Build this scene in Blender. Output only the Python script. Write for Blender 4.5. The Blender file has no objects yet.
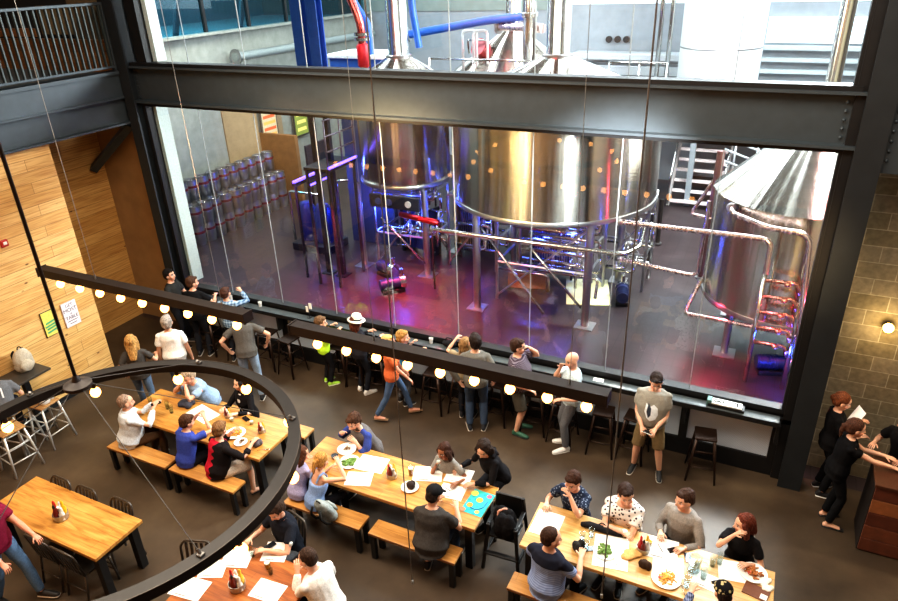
import bpy, bmesh, math, random
from mathutils import Vector, Matrix, noise
random.seed(7)
V = Vector
C = bpy.context.scene.collection
PI = math.pi

# ------------------------------------------------------------------ materials
MATS = {}
def lin(c):
    if isinstance(c, str):
        c = [int(c[i:i+2], 16)/255 for i in (0, 2, 4)]
    return tuple(((x/12.92) if x <= .04045 else ((x+.055)/1.055)**2.4) for x in c) + (1,)

def new_mat(name):
    m = bpy.data.materials.new(name); m.use_nodes = True
    nt = m.node_tree
    b = nt.nodes['Principled BSDF']
    return m, nt, b

def node(nt, typ, **kw):
    n = nt.nodes.new(typ)
    for k, v in kw.items():
        if k in n.inputs.keys(): n.inputs[k].default_value = v
        else: setattr(n, k, v)
    return n

def ramp(nt, stops, interp='LINEAR'):
    r = nt.nodes.new('ShaderNodeValToRGB'); cr = r.color_ramp; cr.interpolation = interp
    while len(cr.elements) < len(stops): cr.elements.new(0.5)
    for e, (p, c) in zip(cr.elements, stops):
        e.position = p; e.color = lin(c)
    return r

def coords(nt, scale=(1, 1, 1), kind='Object', rot=(0, 0, 0)):
    tc = nt.nodes.new('ShaderNodeTexCoord'); mp = nt.nodes.new('ShaderNodeMapping')
    mp.inputs['Scale'].default_value = scale; mp.inputs['Rotation'].default_value = rot
    nt.links.new(tc.outputs[kind], mp.inputs['Vector'])
    return mp.outputs['Vector']

def bump(nt, b, src, strength=.3, dist=.01):
    bp = node(nt, 'ShaderNodeBump', Strength=strength, Distance=dist)
    nt.links.new(src, bp.inputs['Height']); nt.links.new(bp.outputs['Normal'], b.inputs['Normal'])

def plain(col, rough=.5, metal=0., var=.12, nscale=30, bmp=0., emit=None, estr=0., spec=.5):
    """A plain surface with a little procedural unevenness."""
    key = ('plain', col, rough, metal, var, nscale, bmp, emit, estr, spec)
    if key in MATS: return MATS[key]
    m, nt, b = new_mat('surface_' + (col if isinstance(col, str) else 'tone'))
    n = node(nt, 'ShaderNodeTexNoise', Scale=nscale, Detail=3.)
    nt.links.new(coords(nt), n.inputs['Vector'])
    c = lin(col)
    lo = tuple(x*(1-var) for x in c[:3]) + (1,); hi = tuple(min(1, x*(1+var)) for x in c[:3]) + (1,)
    r = nt.nodes.new('ShaderNodeValToRGB'); r.color_ramp.elements[0].color = lo; r.color_ramp.elements[1].color = hi
    r.color_ramp.elements[0].position = .3; r.color_ramp.elements[1].position = .7
    nt.links.new(n.outputs['Fac'], r.inputs['Fac']); nt.links.new(r.outputs['Color'], b.inputs['Base Color'])
    b.inputs['Roughness'].default_value = rough; b.inputs['Metallic'].default_value = metal
    b.inputs['Specular IOR Level'].default_value = spec
    if bmp: bump(nt, b, n.outputs['Fac'], bmp, .004)
    if emit:
        b.inputs['Emission Color'].default_value = lin(emit); b.inputs['Emission Strength'].default_value = estr
    MATS[key] = m
    return m

def cloth(col, var=.18): return plain(col, .85, 0, var, 60, .25, None, 0., .15)

def pattern_cloth(kind, a, bcol, scale=30., c3=None):
    """Shirts with a printed or woven pattern."""
    key = (kind, a, bcol, scale, c3)
    if key in MATS: return MATS[key]
    m, nt, b = new_mat('fabric_' + kind)
    b.inputs['Roughness'].default_value = .85; b.inputs['Specular IOR Level'].default_value = .15
    L = nt.links.new
    if kind == 'spots':
        v = node(nt, 'ShaderNodeTexVoronoi', Scale=scale); L(coords(nt), v.inputs['Vector'])
        r = ramp(nt, [(0, bcol), (.3, bcol), (.36, a), (1, a)]); L(v.outputs['Distance'], r.inputs['Fac'])
        L(r.outputs['Color'], b.inputs['Base Color'])
    elif kind == 'stripes':
        w = node(nt, 'ShaderNodeTexWave', Scale=scale, Distortion=.6); w.bands_direction = 'Z'
        L(coords(nt), w.inputs['Vector'])
        r = ramp(nt, [(0, a), (.5, a), (.7, bcol), (1, bcol)]); L(w.outputs['Fac'], r.inputs['Fac'])
        L(r.outputs['Color'], b.inputs['Base Color'])
    elif kind == 'yoke':            # dark yoke above, stripes below
        w = node(nt, 'ShaderNodeTexWave', Scale=scale, Distortion=.8); w.bands_direction = 'Z'
        vec = coords(nt); L(vec, w.inputs['Vector'])
        r = ramp(nt, [(0, a), (.55, a), (.8, bcol), (1, bcol)]); L(w.outputs['Fac'], r.inputs['Fac'])
        s = nt.nodes.new('ShaderNodeSeparateXYZ'); L(vec, s.inputs[0])
        mr = node(nt, 'ShaderNodeMapRange'); mr.inputs['From Min'].default_value = .915; mr.inputs['From Max'].default_value = .925
        L(s.outputs['Z'], mr.inputs['Value'])
        mx = nt.nodes.new('ShaderNodeMixRGB'); L(mr.outputs[0], mx.inputs['Fac'])
        L(r.outputs['Color'], mx.inputs['Color1']); mx.inputs['Color2'].default_value = lin(c3)
        L(mx.outputs['Color'], b.inputs['Base Color'])
    elif kind == 'plaid':
        vec = coords(nt)
        w1 = node(nt, 'ShaderNodeTexWave', Scale=scale); w1.bands_direction = 'X'; L(vec, w1.inputs['Vector'])
        w2 = node(nt, 'ShaderNodeTexWave', Scale=scale); w2.bands_direction = 'Z'; L(vec, w2.inputs['Vector'])
        ad = node(nt, 'ShaderNodeMath', operation='ADD'); L(w1.outputs['Fac'], ad.inputs[0]); L(w2.outputs['Fac'], ad.inputs[1])
        hf = node(nt, 'ShaderNodeMath', operation='MULTIPLY'); hf.inputs[1].default_value = .5; L(ad.outputs[0], hf.inputs[0])
        r = ramp(nt, [(.1, bcol), (.5, c3 or a), (.8, a)]); L(hf.outputs[0], r.inputs['Fac'])
        L(r.outputs['Color'], b.inputs['Base Color'])
    elif kind == 'blocks':          # wavy vertical colour blocks (red left, black right)
        vec = coords(nt); n = node(nt, 'ShaderNodeTexNoise', Scale=9.); L(vec, n.inputs['Vector'])
        s = nt.nodes.new('ShaderNodeSeparateXYZ'); L(vec, s.inputs[0])
        w = node(nt, 'ShaderNodeMath', operation='SINE'); k = node(nt, 'ShaderNodeMath', operation='MULTIPLY')
        k.inputs[1].default_value = 60.; L(s.outputs['Z'], k.inputs[0]); L(k.outputs[0], w.inputs[0])
        k2 = node(nt, 'ShaderNodeMath', operation='MULTIPLY'); k2.inputs[1].default_value = .025; L(w.outputs[0], k2.inputs[0])
        ad = node(nt, 'ShaderNodeMath', operation='ADD'); L(s.outputs['X'], ad.inputs[0]); L(k2.outputs[0], ad.inputs[1])
        mr = node(nt, 'ShaderNodeMapRange'); mr.inputs['From Min'].default_value = .04; mr.inputs['From Max'].default_value = .046
        L(ad.outputs[0], mr.inputs['Value'])
        r = ramp(nt, [(0, a), (.5, a), (.51, bcol), (1, bcol)]); L(mr.outputs[0], r.inputs['Fac'])
        L(r.outputs['Color'], b.inputs['Base Color'])
    MATS[key] = m
    return m

def skin_mat():
    if 'skin' in MATS: return MATS['skin']
    m, nt, b = new_mat('skin')
    a = nt.nodes.new('ShaderNodeAttribute'); a.attribute_name = 'tone'
    n = node(nt, 'ShaderNodeTexNoise', Scale=40.); nt.links.new(coords(nt), n.inputs['Vector'])
    mx = nt.nodes.new('ShaderNodeMixRGB'); mx.blend_type = 'MULTIPLY'; mx.inputs['Fac'].default_value = .12
    nt.links.new(a.outputs['Color'], mx.inputs['Color1']); nt.links.new(n.outputs['Color'], mx.inputs['Color2'])
    nt.links.new(mx.outputs['Color'], b.inputs['Base Color'])
    b.inputs['Roughness'].default_value = .5; b.inputs['Subsurface Weight'].default_value = .08
    b.inputs['Subsurface Radius'].default_value = (.01, .004, .002)
    MATS['skin'] = m
    return m

def hair_mat(col):
    key = ('hair', col)
    if key in MATS: return MATS[key]
    m, nt, b = new_mat('hair')
    w = node(nt, 'ShaderNodeTexNoise', Scale=90., Detail=2.); nt.links.new(coords(nt, (1, 1, .15)), w.inputs['Vector'])
    c = lin(col)
    r = nt.nodes.new('ShaderNodeValToRGB'); e = r.color_ramp.elements
    e[0].position = .35; e[0].color = tuple(x*.45 for x in c[:3])+(1,); e[1].position = .68; e[1].color = tuple(min(1, x*1.5) for x in c[:3])+(1,)
    nt.links.new(w.outputs['Fac'], r.inputs['Fac']); nt.links.new(r.outputs['Color'], b.inputs['Base Color'])
    b.inputs['Roughness'].default_value = .72; b.inputs['Specular IOR Level'].default_value = .25
    bump(nt, b, w.outputs['Fac'], .7, .008)
    MATS[key] = m
    return m

# ------------------------------------------------------------------ mesh helpers
def frame_of(t, right):
    t = t.normalized(); r = right - t*right.dot(t)
    if r.length < 1e-4:
        r = t.orthogonal()
    r.normalize()
    return r, t.cross(r).normalized()

def tube(bm, P, R, seg=10, right=V((1, 0, 0)), cap=.5):
    """A lofted closed limb through the points P; R holds r or (rx, ry) per point; cap = roundness of the ends."""
    P = [V(p) for p in P]; n = len(P)
    R = [(r, r) if not isinstance(r, (tuple, list)) else r for r in (R if isinstance(R, (list, tuple)) and len(R) == n else [R]*n)]
    rings = []
    for i in range(n):
        t = (P[min(i+1, n-1)] - P[max(i-1, 0)])
        if t.length < 1e-7: t = V((0, 0, 1))
        a, b = frame_of(t, V(right))
        rings.append((P[i], R[i], a, b))
    full = []
    t0 = (P[1]-P[0]).normalized(); t1 = (P[-1]-P[-2]).normalized()
    if cap > 0:
        p, r, a, b = rings[0]; e = cap*min(r)
        full.append((p - t0*e*.75, (r[0]*.66, r[1]*.66), a, b)); full += rings
        p1, r1, a1, b1 = rings[-1]; e1 = cap*min(r1)
        full.append((p1 + t1*e1*.75, (r1[0]*.66, r1[1]*.66), a1, b1))
        s0, s1 = p - t0*e, p1 + t1*e1
    else:
        full = rings; s0, s1 = rings[0][0], rings[-1][0]
    vs = []
    for p, r, a, b in full:
        vs.append([bm.verts.new(p + a*(r[0]*math.cos(2*PI*k/seg)) + b*(r[1]*math.sin(2*PI*k/seg))) for k in range(seg)])
    for i in range(len(vs)-1):
        for k in range(seg):
            bm.faces.new((vs[i][k], vs[i][(k+1) % seg], vs[i+1][(k+1) % seg], vs[i+1][k]))
    c0 = bm.verts.new(s0); c1 = bm.verts.new(s1)
    for k in range(seg):
        bm.faces.new((c0, vs[0][(k+1) % seg], vs[0][k])); bm.faces.new((c1, vs[-1][k], vs[-1][(k+1) % seg]))

def ball(bm, c, rad, rot=None, u=14, v=10):
    M = Matrix.Translation(V(c)) @ (rot.to_4x4() if rot else Matrix()) @ Matrix.Diagonal((*rad, 1))
    bmesh.ops.create_uvsphere(bm, u_segments=u, v_segments=v, radius=1, matrix=M)

def box(bm, lo, hi, rot=None, org=None, bev=0.):
    lo, hi = V(lo), V(hi); c = (lo+hi)/2; s = hi-lo
    M = Matrix.Translation(c) @ Matrix.Diagonal((*s, 1))
    if rot is not None:
        o = V(org) if org is not None else c
        M = Matrix.Translation(o) @ rot.to_4x4() @ Matrix.Translation(-o) @ M
    g = bmesh.ops.create_cube(bm, size=1, matrix=M)
    if bev:
        es = list({e for v in g['verts'] for e in v.link_edges})
        bmesh.ops.bevel(bm, geom=es, offset=bev, segments=2, affect='EDGES', profile=.5)

def rod(bm, a, b, r, seg=8, r2=None):
    a, b = V(a), V(b); tube(bm, [a, b], [r, r2 or r], seg, V((1, .013, .02)), cap=0)

def path(bm, pts, r, seg=8):
    """A bent pipe with mitred, slightly rounded corners."""
    pts = [V(p) for p in pts]; out = [pts[0]]
    for i in range(1, len(pts)-1):
        p = pts[i]; a = (pts[i-1]-p); b = (pts[i+1]-p); k = min(a.length, b.length, r*5)*.45
        for s in (0, .5, 1):
            q0 = p + a.normalized()*k*(1-s); q1 = p + b.normalized()*k*s
            out.append(q0*(1-s) + q1*s if s != .5 else (p*2 + (p+a.normalized()*k) + (p+b.normalized()*k))/4)
    out.append(pts[-1])
    # rotation-minimising frames
    n = len(out); T = [(out[min(i+1, n-1)]-out[max(i-1, 0)]).normalized() for i in range(n)]
    a = T[0].orthogonal().normalized(); rings = []
    for i in range(n):
        if i: a = (a - T[i]*a.dot(T[i])).normalized()
        b = T[i].cross(a)
        rings.append([bm.verts.new(out[i] + a*r*math.cos(2*PI*k/seg) + b*r*math.sin(2*PI*k/seg)) for k in range(seg)])
    for i in range(n-1):
        for k in range(seg): bm.faces.new((rings[i][k], rings[i][(k+1) % seg], rings[i+1][(k+1) % seg], rings[i+1][k]))
    bm.faces.new(rings[0][::-1]); bm.faces.new(rings[-1])

def lathe(bm, prof, c=(0, 0, 0), seg=24, axis=None):
    """prof: list of (r, z) from bottom to top, turned about z at c."""
    c = V(c); rings = []
    for r, z in prof:
        if r < 1e-5: rings.append([bm.verts.new(c+V((0, 0, z)))])
        else: rings.append([bm.verts.new(c+V((r*math.cos(2*PI*k/seg), r*math.sin(2*PI*k/seg), z))) for k in range(seg)])
    for A, B in zip(rings, rings[1:]):
        for k in range(seg):
            k2 = (k+1) % seg
            if len(A) == 1 and len(B) == 1: continue
            if len(A) == 1: bm.faces.new((A[0], B[k2], B[k]))
            elif len(B) == 1: bm.faces.new((A[k], A[k2], B[0]))
            else: bm.faces.new((A[k], A[k2], B[k2], B[k]))

def prism(bm, pts, z0, z1):
    a = [bm.verts.new((x, y, z0)) for x, y in pts]; b = [bm.verts.new((x, y, z1)) for x, y in pts]
    n = len(pts)
    bm.faces.new(a[::-1]); bm.faces.new(b)
    for i in range(n): bm.faces.new((a[i], a[(i+1) % n], b[(i+1) % n], b[i]))

def mesh_of(bm, name, smooth=False, recalc=True):
    if recalc: bmesh.ops.recalc_face_normals(bm, faces=bm.faces)
    me = bpy.data.meshes.new(name); bm.to_mesh(me); bm.free()
    if smooth: me.polygons.foreach_set('use_smooth', [True]*len(me.polygons))
    return me

def obj(name, bm, m, parent=None, smooth=False, label=None):
    me = mesh_of(bm, name, smooth) if isinstance(bm, bmesh.types.BMesh) else bm
    o = bpy.data.objects.new(name, me); C.objects.link(o)
    if m: me.materials.clear(); me.materials.append(m)
    if smooth == 'auto':
        me.polygons.foreach_set('use_smooth', [True]*len(me.polygons))
        try: me.set_sharp_from_angle(angle=math.radians(40))
        except Exception: pass
    if parent: o.parent = parent
    if label: o['label'] = label
    return o

def thing(name, label, cat, loc=(0, 0, 0), rotz=0., group=None):
    o = bpy.data.objects.new(name, None); C.objects.link(o)
    o.empty_display_size = .1; o.location = loc; o.rotation_euler = (0, 0, rotz)
    o['label'] = label; o['category'] = cat
    if group: o['group'] = group
    return o

def tag(o, label, cat, group=None):
    o['label'] = label; o['category'] = cat
    if group: o['group'] = group
    return o

def struct(name, bm, m, parent=None, smooth=False):
    o = obj(name, bm, m, parent, smooth)
    o['kind'] = 'structure'
    return o

def dup(root, loc, rotz=0., label=None, group=None):
    r = root.copy(); C.objects.link(r); r.location = loc; r.rotation_euler = (0, 0, rotz)
    if label: r['label'] = label
    if group: r['group'] = group
    for ch in list(root.children):
        c = ch.copy(); C.objects.link(c); c.parent = r
        for g in ch.children:
            d = g.copy(); C.objects.link(d); d.parent = c
    return r

def B(): return bmesh.new()
def bx(lo, hi, bev=0., **k):
    bm = B(); box(bm, lo, hi, bev=bev, **k); return bm

def remesh(bm, voxel, smooth=4, wrinkle=0., freq=14.):
    me = bpy.data.meshes.new('tmp'); bm.to_mesh(me); bm.free()
    o = bpy.data.objects.new('tmp', me); C.objects.link(o)
    m = o.modifiers.new('r', 'REMESH'); m.mode = 'VOXEL'; m.voxel_size = voxel
    s = o.modifiers.new('s', 'SMOOTH'); s.factor = .5; s.iterations = smooth
    dg = bpy.context.evaluated_depsgraph_get()
    out = bpy.data.meshes.new_from_object(o.evaluated_get(dg))
    bpy.data.objects.remove(o); bpy.data.meshes.remove(me)
    if wrinkle:
        ns = [v.normal.copy() for v in out.vertices]
        sd = V((random.random()*9, random.random()*9, random.random()*9))
        for v, nn in zip(out.vertices, ns):
            q = v.co
            w = noise.noise(V((q.x*freq, q.y*freq, q.z*freq*.8)) + sd) + .5*noise.noise(V((q.x*freq*2.3, q.y*freq*2.3, q.z*freq*1.6)) + sd)
            v.co = q + nn*(wrinkle*w)
    out.polygons.foreach_set('use_smooth', [True]*len(out.polygons))
    return out
# ------------------------------------------------------------------ people
def ik(S, W, a, b, pole):
    d = W - S; L = d.length
    if L > (a+b)*.995: W = S + d*((a+b)*.995/L); d = W - S; L = d.length
    L = max(L, abs(a-b)*1.02+.01)
    u = d.normalized(); x = (a*a - b*b + L*L)/(2*L); h = math.sqrt(max(0, a*a - x*x))
    p = pole - u*pole.dot(u)
    p = p.normalized() if p.length > 1e-4 else u.orthogonal()
    return S + u*x + p*h, W

SKINS = dict(fair='E0AC8E', tan='C98F6B', pink='D89A7E', brown='9A6446', pale='EBC0A4')

def person(label, x, y, deg, h=1.75, sit=None, lean=0., side=0., twist=0., head=(0, 0, 0), hl=None, hr=None, fl=None, fr=None,
           pl=None, pr=None, skin='fair', hair=None, top=None, bottom=None, shoes=None, woman=False, girth=1., belly=0., z0=0.,
           child=False, curl=.6, group=None, props=(), wide=1., hipshift=(0, 0), neckf=0., beard=None, stand_drop=0.):
    """Local frame: X to the person's right... forward is +Y, up +Z, origin on the floor under the pelvis."""
    s = h/1.75
    T = thing('person', label, 'person', (x, y, z0), math.radians(deg), group)
    hs = s*(1.0 if not child else 1.0)
    HS = s*1.07 if not child else s*1.25          # head scale
    pz = (sit + .10) if sit is not None else .955*s - stand_drop
    P = V((hipshift[0], hipshift[1], pz))
    lr, sr, tw = math.radians(lean), math.radians(side), math.radians(twist)
    def tr(p, f=1.):                          # torso space (x, y, u above pelvis) -> local
        v = V(p); ang = lr*f
        m = Matrix.Rotation(-ang, 3, 'X') @ Matrix.Rotation(sr*f, 3, 'Y') @ Matrix.Rotation(tw*f, 3, 'Z')
        return P + m @ v
    sw = (.155 if woman else .175)*s*wide
    g = girth
    sec = [(-.07, .150, .100, 0), (0, .163, .115, 0), (.12, .142, .102, .012), (.26, .155, .112, .012), (.38, .165, .108, .0), (.455, .125, .08, -.008), (.50, .066, .062, -.004)]
    if woman: sec = [(-.07, .155, .105, 0), (0, .168, .118, 0), (.13, .122, .092, .01), (.27, .138, .118, .022), (.38, .142, .10, .004), (.455, .11, .072, -.008), (.50, .056, .054, -.004)]
    if belly: sec = [(u, a+belly*(.5 if .0 <= u <= .3 else 0), b+belly*(1 if .0 <= u <= .2 else .4 if u <= .3 else 0), o+belly*(.6 if .05 < u < .3 else 0)) for u, a, b, o in sec]
    tor = [(tr((0, o*s, u*s), .75+.25*min(1, max(0, u/.3))), a*s*g*(wide if u > .2 else 1), b*s*g) for u, a, b, o in sec]
    neck = tr((0, -.004*s, .50*s))
    Rt = tr((1, 0, 0)) - tr((0, 0, 0)); Ft = tr((0, 1, 0)) - tr((0, 0, 0)); Ut = tr((0, 0, 1)) - tr((0, 0, 0))
    # head frame
    hy, hp, hro = [math.radians(a) for a in head]
    base = Matrix((Rt, Ft, Ut)).transposed()
    up = Matrix.Rotation(-lr*.0, 3, 'X')
    Hm = Matrix.Rotation(tw*.6+hy, 3, 'Z') @ Matrix.Rotation(-hp, 3, 'X') @ Matrix.Rotation(hro, 3, 'Y')
    nk = (Ut*.6 + V((0, 0, 1))*.5 + V((0, neckf, 0))).normalized()
    HC = neck + nk*.085*s + (Hm @ V((0, .018, .055)))*HS
    def hd(p): return HC + Hm @ (V(p)*HS)
    # limbs
    S = {}; W = {}; E = {}
    dl = (-.26*s*wide, .06, pz-.10*s); dr = (.26*s*wide, .06, pz-.10*s)
    for k, sg, tgt, dflt, pole in (('l', -1, hl, dl, pl), ('r', 1, hr, dr, pr)):
        S[k] = tr((sg*sw, -.005*s, .408*s))
        t = V(tgt) if tgt else V(dflt)
        pv = V(pole) if pole else V((sg*.55, -.6, -.7))
        E[k], W[k] = ik(S[k], t, .295*s, .25*s, pv)
    H, K, A = {}, {}, {}
    fdef = (.44*s if sit is not None and sit < .6 else .30) if sit is not None else .02
    for k, sg, tgt in (('l', -1, fl), ('r', 1, fr)):
        H[k] = P + V((sg*.088*s, 0, -.03*s))
        t = V(tgt) if tgt else V((sg*.11*s, fdef, .085*s))
        K[k], A[k] = ik(H[k], t, .435*s, .43*s, V((sg*.12, 1, .25)))
    ag = (g*.5+.5)*(.88 if woman else 1.)
    # ---- body: one continuous skin
    bm = B()
    tube(bm, [p for p, a, b in tor], [(a*.94, b*.94) for p, a, b in tor], 14, Rt)
    tube(bm, [tr((0, -.005*s, .44*s)), neck, HC+Hm @ V((0, -.02*HS, -.03*HS))], [.062*s*g, .056*s*(1 if not woman else .85), .05*HS], 10, Rt)
    for k in 'lr':
        sg = -1 if k == 'l' else 1
        tube(bm, [tr((sg*.055*s, -.01*s, .452*s)), S[k]+Ut*.002*s], [.040*s*ag, .044*s*ag], 8, Ft)
        tube(bm, [S[k], S[k].lerp(E[k], .35), E[k], E[k].lerp(W[k], .3), W[k]], [.052*s*ag, .047*s*ag, .038*s*ag, .040*s*ag, .026*s*ag], 9, Rt)
        tube(bm, [H[k], H[k].lerp(K[k], .45), K[k], K[k].lerp(A[k], .32), A[k]], [.082*s*ag, .072*s*ag, .052*s*ag, .054*s*ag, .036*s*ag], 9, V((1, 0, 0)))
        kd = (A[k]-K[k]); fdir = V((sg*.18, 1, 0)).normalized()
        hl_ = A[k] + V((0, 0, -.045*s)) - fdir*.04*s
        tube(bm, [hl_, hl_+fdir*.09*s+V((0, 0, .004)), hl_+fdir*.2*s+V((0, 0, -.012*s))], [(.032*s, .034*s), (.038*s, .03*s), (.034*s, .016*s)], 8, V((1, 0, 0)))
    ball(bm, hd((0, -.014, .028)), V((.077, .096, .086))*HS, Hm)
    ball(bm, hd((0, .018, -.03)), V((.063, .072, .072))*HS, Hm)
    ball(bm, hd((0, .040, -.075)), V((.040, .042, .036))*HS, Hm)
    tube(bm, [hd((0, .082, .015)), hd((0, .102, -.018)), hd((0, .096, -.03))], [.009*HS, .0125*HS, .012*HS], 7)
    for sg in (-1, 1):
        ball(bm, hd((sg*.079, -.012, -.008)), V((.012, .022, .033))*HS, Hm, 8, 6)
        ball(bm, hd((sg*.05, .05, -.022)), V((.022, .026, .022))*HS, Hm, 8, 6)
    # palms go into the same skin; fingers are rooted inside them
    fingers = []
    for k in 'lr':
        sg = -1 if k == 'l' else 1
        d = (W[k]-E[k]).normalized(); d = (d + V((0, 0, -.12)) + V((0, .15, 0))).normalized()
        nrm = V((0, 0, -1)) if abs(d.z) < .75 else V((-sg, 0, 0))
        nrm = (nrm - d*nrm.dot(d)).normalized(); lat = d.cross(nrm).normalized()
        if lat.dot(V((-sg, .4, .2))) < 0: lat = -lat        # thumb side
        pc = W[k] + d*.05*s
        tube(bm, [W[k], W[k]+d*.035*s, W[k]+d*.085*s], [(.028*s, .02*s), (.038*s, .017*s), (.040*s, .014*s)], 8, lat)
        fingers.append((W[k], d, nrm, lat))
    me = remesh(bm, .0095 if not child else .0085, 3)
    # paint: skin tone, lips, eyes, brows
    base_c = lin(SKINS[skin])
    colr = me.attributes.new('tone', 'FLOAT_COLOR', 'POINT'); Hi = Hm.transposed()
    buf = []
    for v in me.vertices:
        c = base_c[:3]
        q = (Hi @ (v.co - HC))/HS
        if abs(q.x) < .09 and abs(q.z) < .14 and q.y > .02 and abs(q.y) < .14:
            ex = abs(abs(q.x)-.033)
            if q.y > .055 and ex < .016 and abs(q.z-.012) < .009:
                c = (.02, .015, .012) if ex < .008 else (.62, .55, .5)
            elif q.y > .055 and ex < .022 and abs(q.z-.034) < .006: c = (.05, .03, .02)
            elif q.y > .06 and abs(q.x) < .026 and abs(q.z+.062) < .008: c = (base_c[0]*.72, base_c[1]*.36, base_c[2]*.36)
            elif beard and q.z < -.04 and q.y > .0: c = lin(beard)[:3]
            elif abs(q.x) > .025 and q.z < 0: c = (min(1, base_c[0]*1.03), base_c[1]*.88, base_c[2]*.86)
        buf += [*c, 1.]
    colr.data.foreach_set('color', buf)
    # fingers: four of different length plus a thumb from the side of the palm
    fb = B(); fb.from_mesh(me); nv = len(fb.verts); lay = fb.verts.layers.float_color['tone']
    for (w, d, nrm, lat) in fingers:
        for i, (off, ln) in enumerate(((.03, .066), (.011, .078), (-.009, .072), (-.028, .056))):
            r0 = w + d*.075*s + lat*off*s
            c1, c2 = curl*.6, curl*1.5
            d1 = (d*math.cos(c1)+nrm*math.sin(c1) + lat*off*3).normalized(); d2 = (d*math.cos(c2)+nrm*math.sin(c2) + lat*off*2).normalized()
            m1 = r0 + d1*ln*.55*s
            tube(fb, [r0, m1, m1+d2*ln*.5*s], [.0088*s, .008*s, .0068*s], 6, lat)
        r0 = w + d*.03*s + lat*.03*s
        td = (d*.65 + lat*.7 + nrm*.3).normalized(); m1 = r0 + td*.034*s
        tube(fb, [r0, m1, m1 + (td + d*.5 + nrm*.3).normalized()*.03*s], [.0105*s, .0095*s, .008*s], 6, nrm)
    fb.verts.ensure_lookup_table()
    for i in range(nv, len(fb.verts)): fb.verts[i][lay] = base_c
    body = obj('body', mesh_of(fb, 'body', True, False), skin_mat(), T)
    # ---- top
    if top:
        kind = top.get('kind', 'tee'); hem = top.get('hem', -.09); ease = top.get('ease', .02)
        bm = B(); n = []
        secs = [(tr((0, 0, hem*s), .72), (sec[0][1]+ease+.004)*s*g, (sec[0][2]+ease+.008+belly*.4)*s*g)] if hem < -.075 else []
        for i, (p, a, b) in enumerate(tor):
            if sec[i][0] < hem or sec[i][0] > (.47 if kind != 'tank' else .36): continue
            secs.append((p, a+ease*s, b+ease*s))
        if kind != 'tank': secs.append((tr((0, -.006*s, .485*s)), .078*s*g, .072*s))
        else: secs.append((tr((0, .004*s, .315*s)), (sec[3][1]+.014)*s*g, (sec[3][2]+.014)*s*g))
        tube(bm, [q[0] for q in secs], [(q[1], q[2]) for q in secs], 16, Rt, cap=.15)
        sb = bm if not top.get('sleeve_mat') else B()
        if kind == 'tank':
            for sg in (-1, 1):
                tube(bm, [tr((sg*.075*s, .10*s, .34*s)), tr((sg*.078*s, .06*s, .44*s)), tr((sg*.078*s, -.0*s, .49*s)), tr((sg*.075*s, -.07*s, .44*s)), tr((sg*.075*s, -.095*s, .34*s))], [(.022*s, .018*s)]*5, 8, Rt)
        else:
            fr_ = {'tee': .62, 'cap': .4, 'long': 1.9, 'three': 1.6}[kind]
            for k in 'lr':
                sg = -1 if k == 'l' else 1
                pts = [tr((sg*.062*s, -.01*s, .445*s)), S[k]-Ut*.004*s]; rr = [.056*s, .057*s*ag]
                e1 = .02*s if kind in ('tee', 'cap') else .013*s
                if fr_ <= 1:
                    pts += [S[k].lerp(E[k], fr_*.5), S[k].lerp(E[k], fr_)]; rr += [(.053*s+e1*.8)*ag, (.049*s+e1)*ag]
                else:
                    f2 = fr_-1
                    pts += [S[k].lerp(E[k], .5), E[k], E[k].lerp(W[k], .35), E[k].lerp(W[k], f2)]
                    rr += [(.05*s+e1)*ag, (.043*s+e1)*ag, (.043*s+e1)*ag, (.032*s+e1*.8)*ag]
                tube(sb, pts, rr, 10, Ft, cap=.25); ball(sb, S[k]-Ut*.002*s, (.061*s*ag, .061*s*ag, .057*s*ag), None, 10, 8)
        me = remesh(bm, .0125, 5, .005, 12.)
        sh = obj(top.get('name', 'shirt'), me, top['mat'], T)
        if sb is not bm:
            for_k = remesh(sb, .0115, 3, .005, 14.)
            obj('sleeves', for_k, top['sleeve_mat'], T, label=top.get('sleeve_label'))
        if top.get('collar'):
            bm = B(); tube(bm, [tr((0, -.008*s, .468*s)), tr((0, -.012*s, .515*s))], [(.082*s*g, .078*s), (.07*s, .068*s)], 14, Rt, cap=0)
            obj('collar', bm, top['collar'], T, True)
        if top.get('hood'):
            bm = B(); tube(bm, [tr((-.11*s, -.03*s, .48*s)), tr((-.07*s, -.1*s, .47*s)), tr((0, -.125*s, .44*s)), tr((.07*s, -.1*s, .47*s)), tr((.11*s, -.03*s, .48*s))], [.035*s, .045*s, .055*s, .045*s, .035*s], 10)
            obj('hood', remesh(bm, .013, 3, .008), top['mat'], T)
        if top.get('inner'):
            bm = B(); a = [tr((-.05*s, .088*s, .45*s)), tr((.05*s, .088*s, .45*s)), tr((.025*s, .14*s, .22*s)), tr((-.025*s, .14*s, .22*s))]
            pts = [tr((0, .07*s, .46*s)), tr((0, .12*s, .36*s)), tr((0, .14*s, .24*s)), tr((0, .115*s, .12*s))]
            tube(bm, pts, [(.055*s, .02*s), (.045*s, .025*s), (.03*s, .02*s), (.02*s, .02*s)], 10, Rt)
            obj('undershirt', remesh(bm, .012, 3), top['inner'], T)
        front_n = 0
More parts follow.
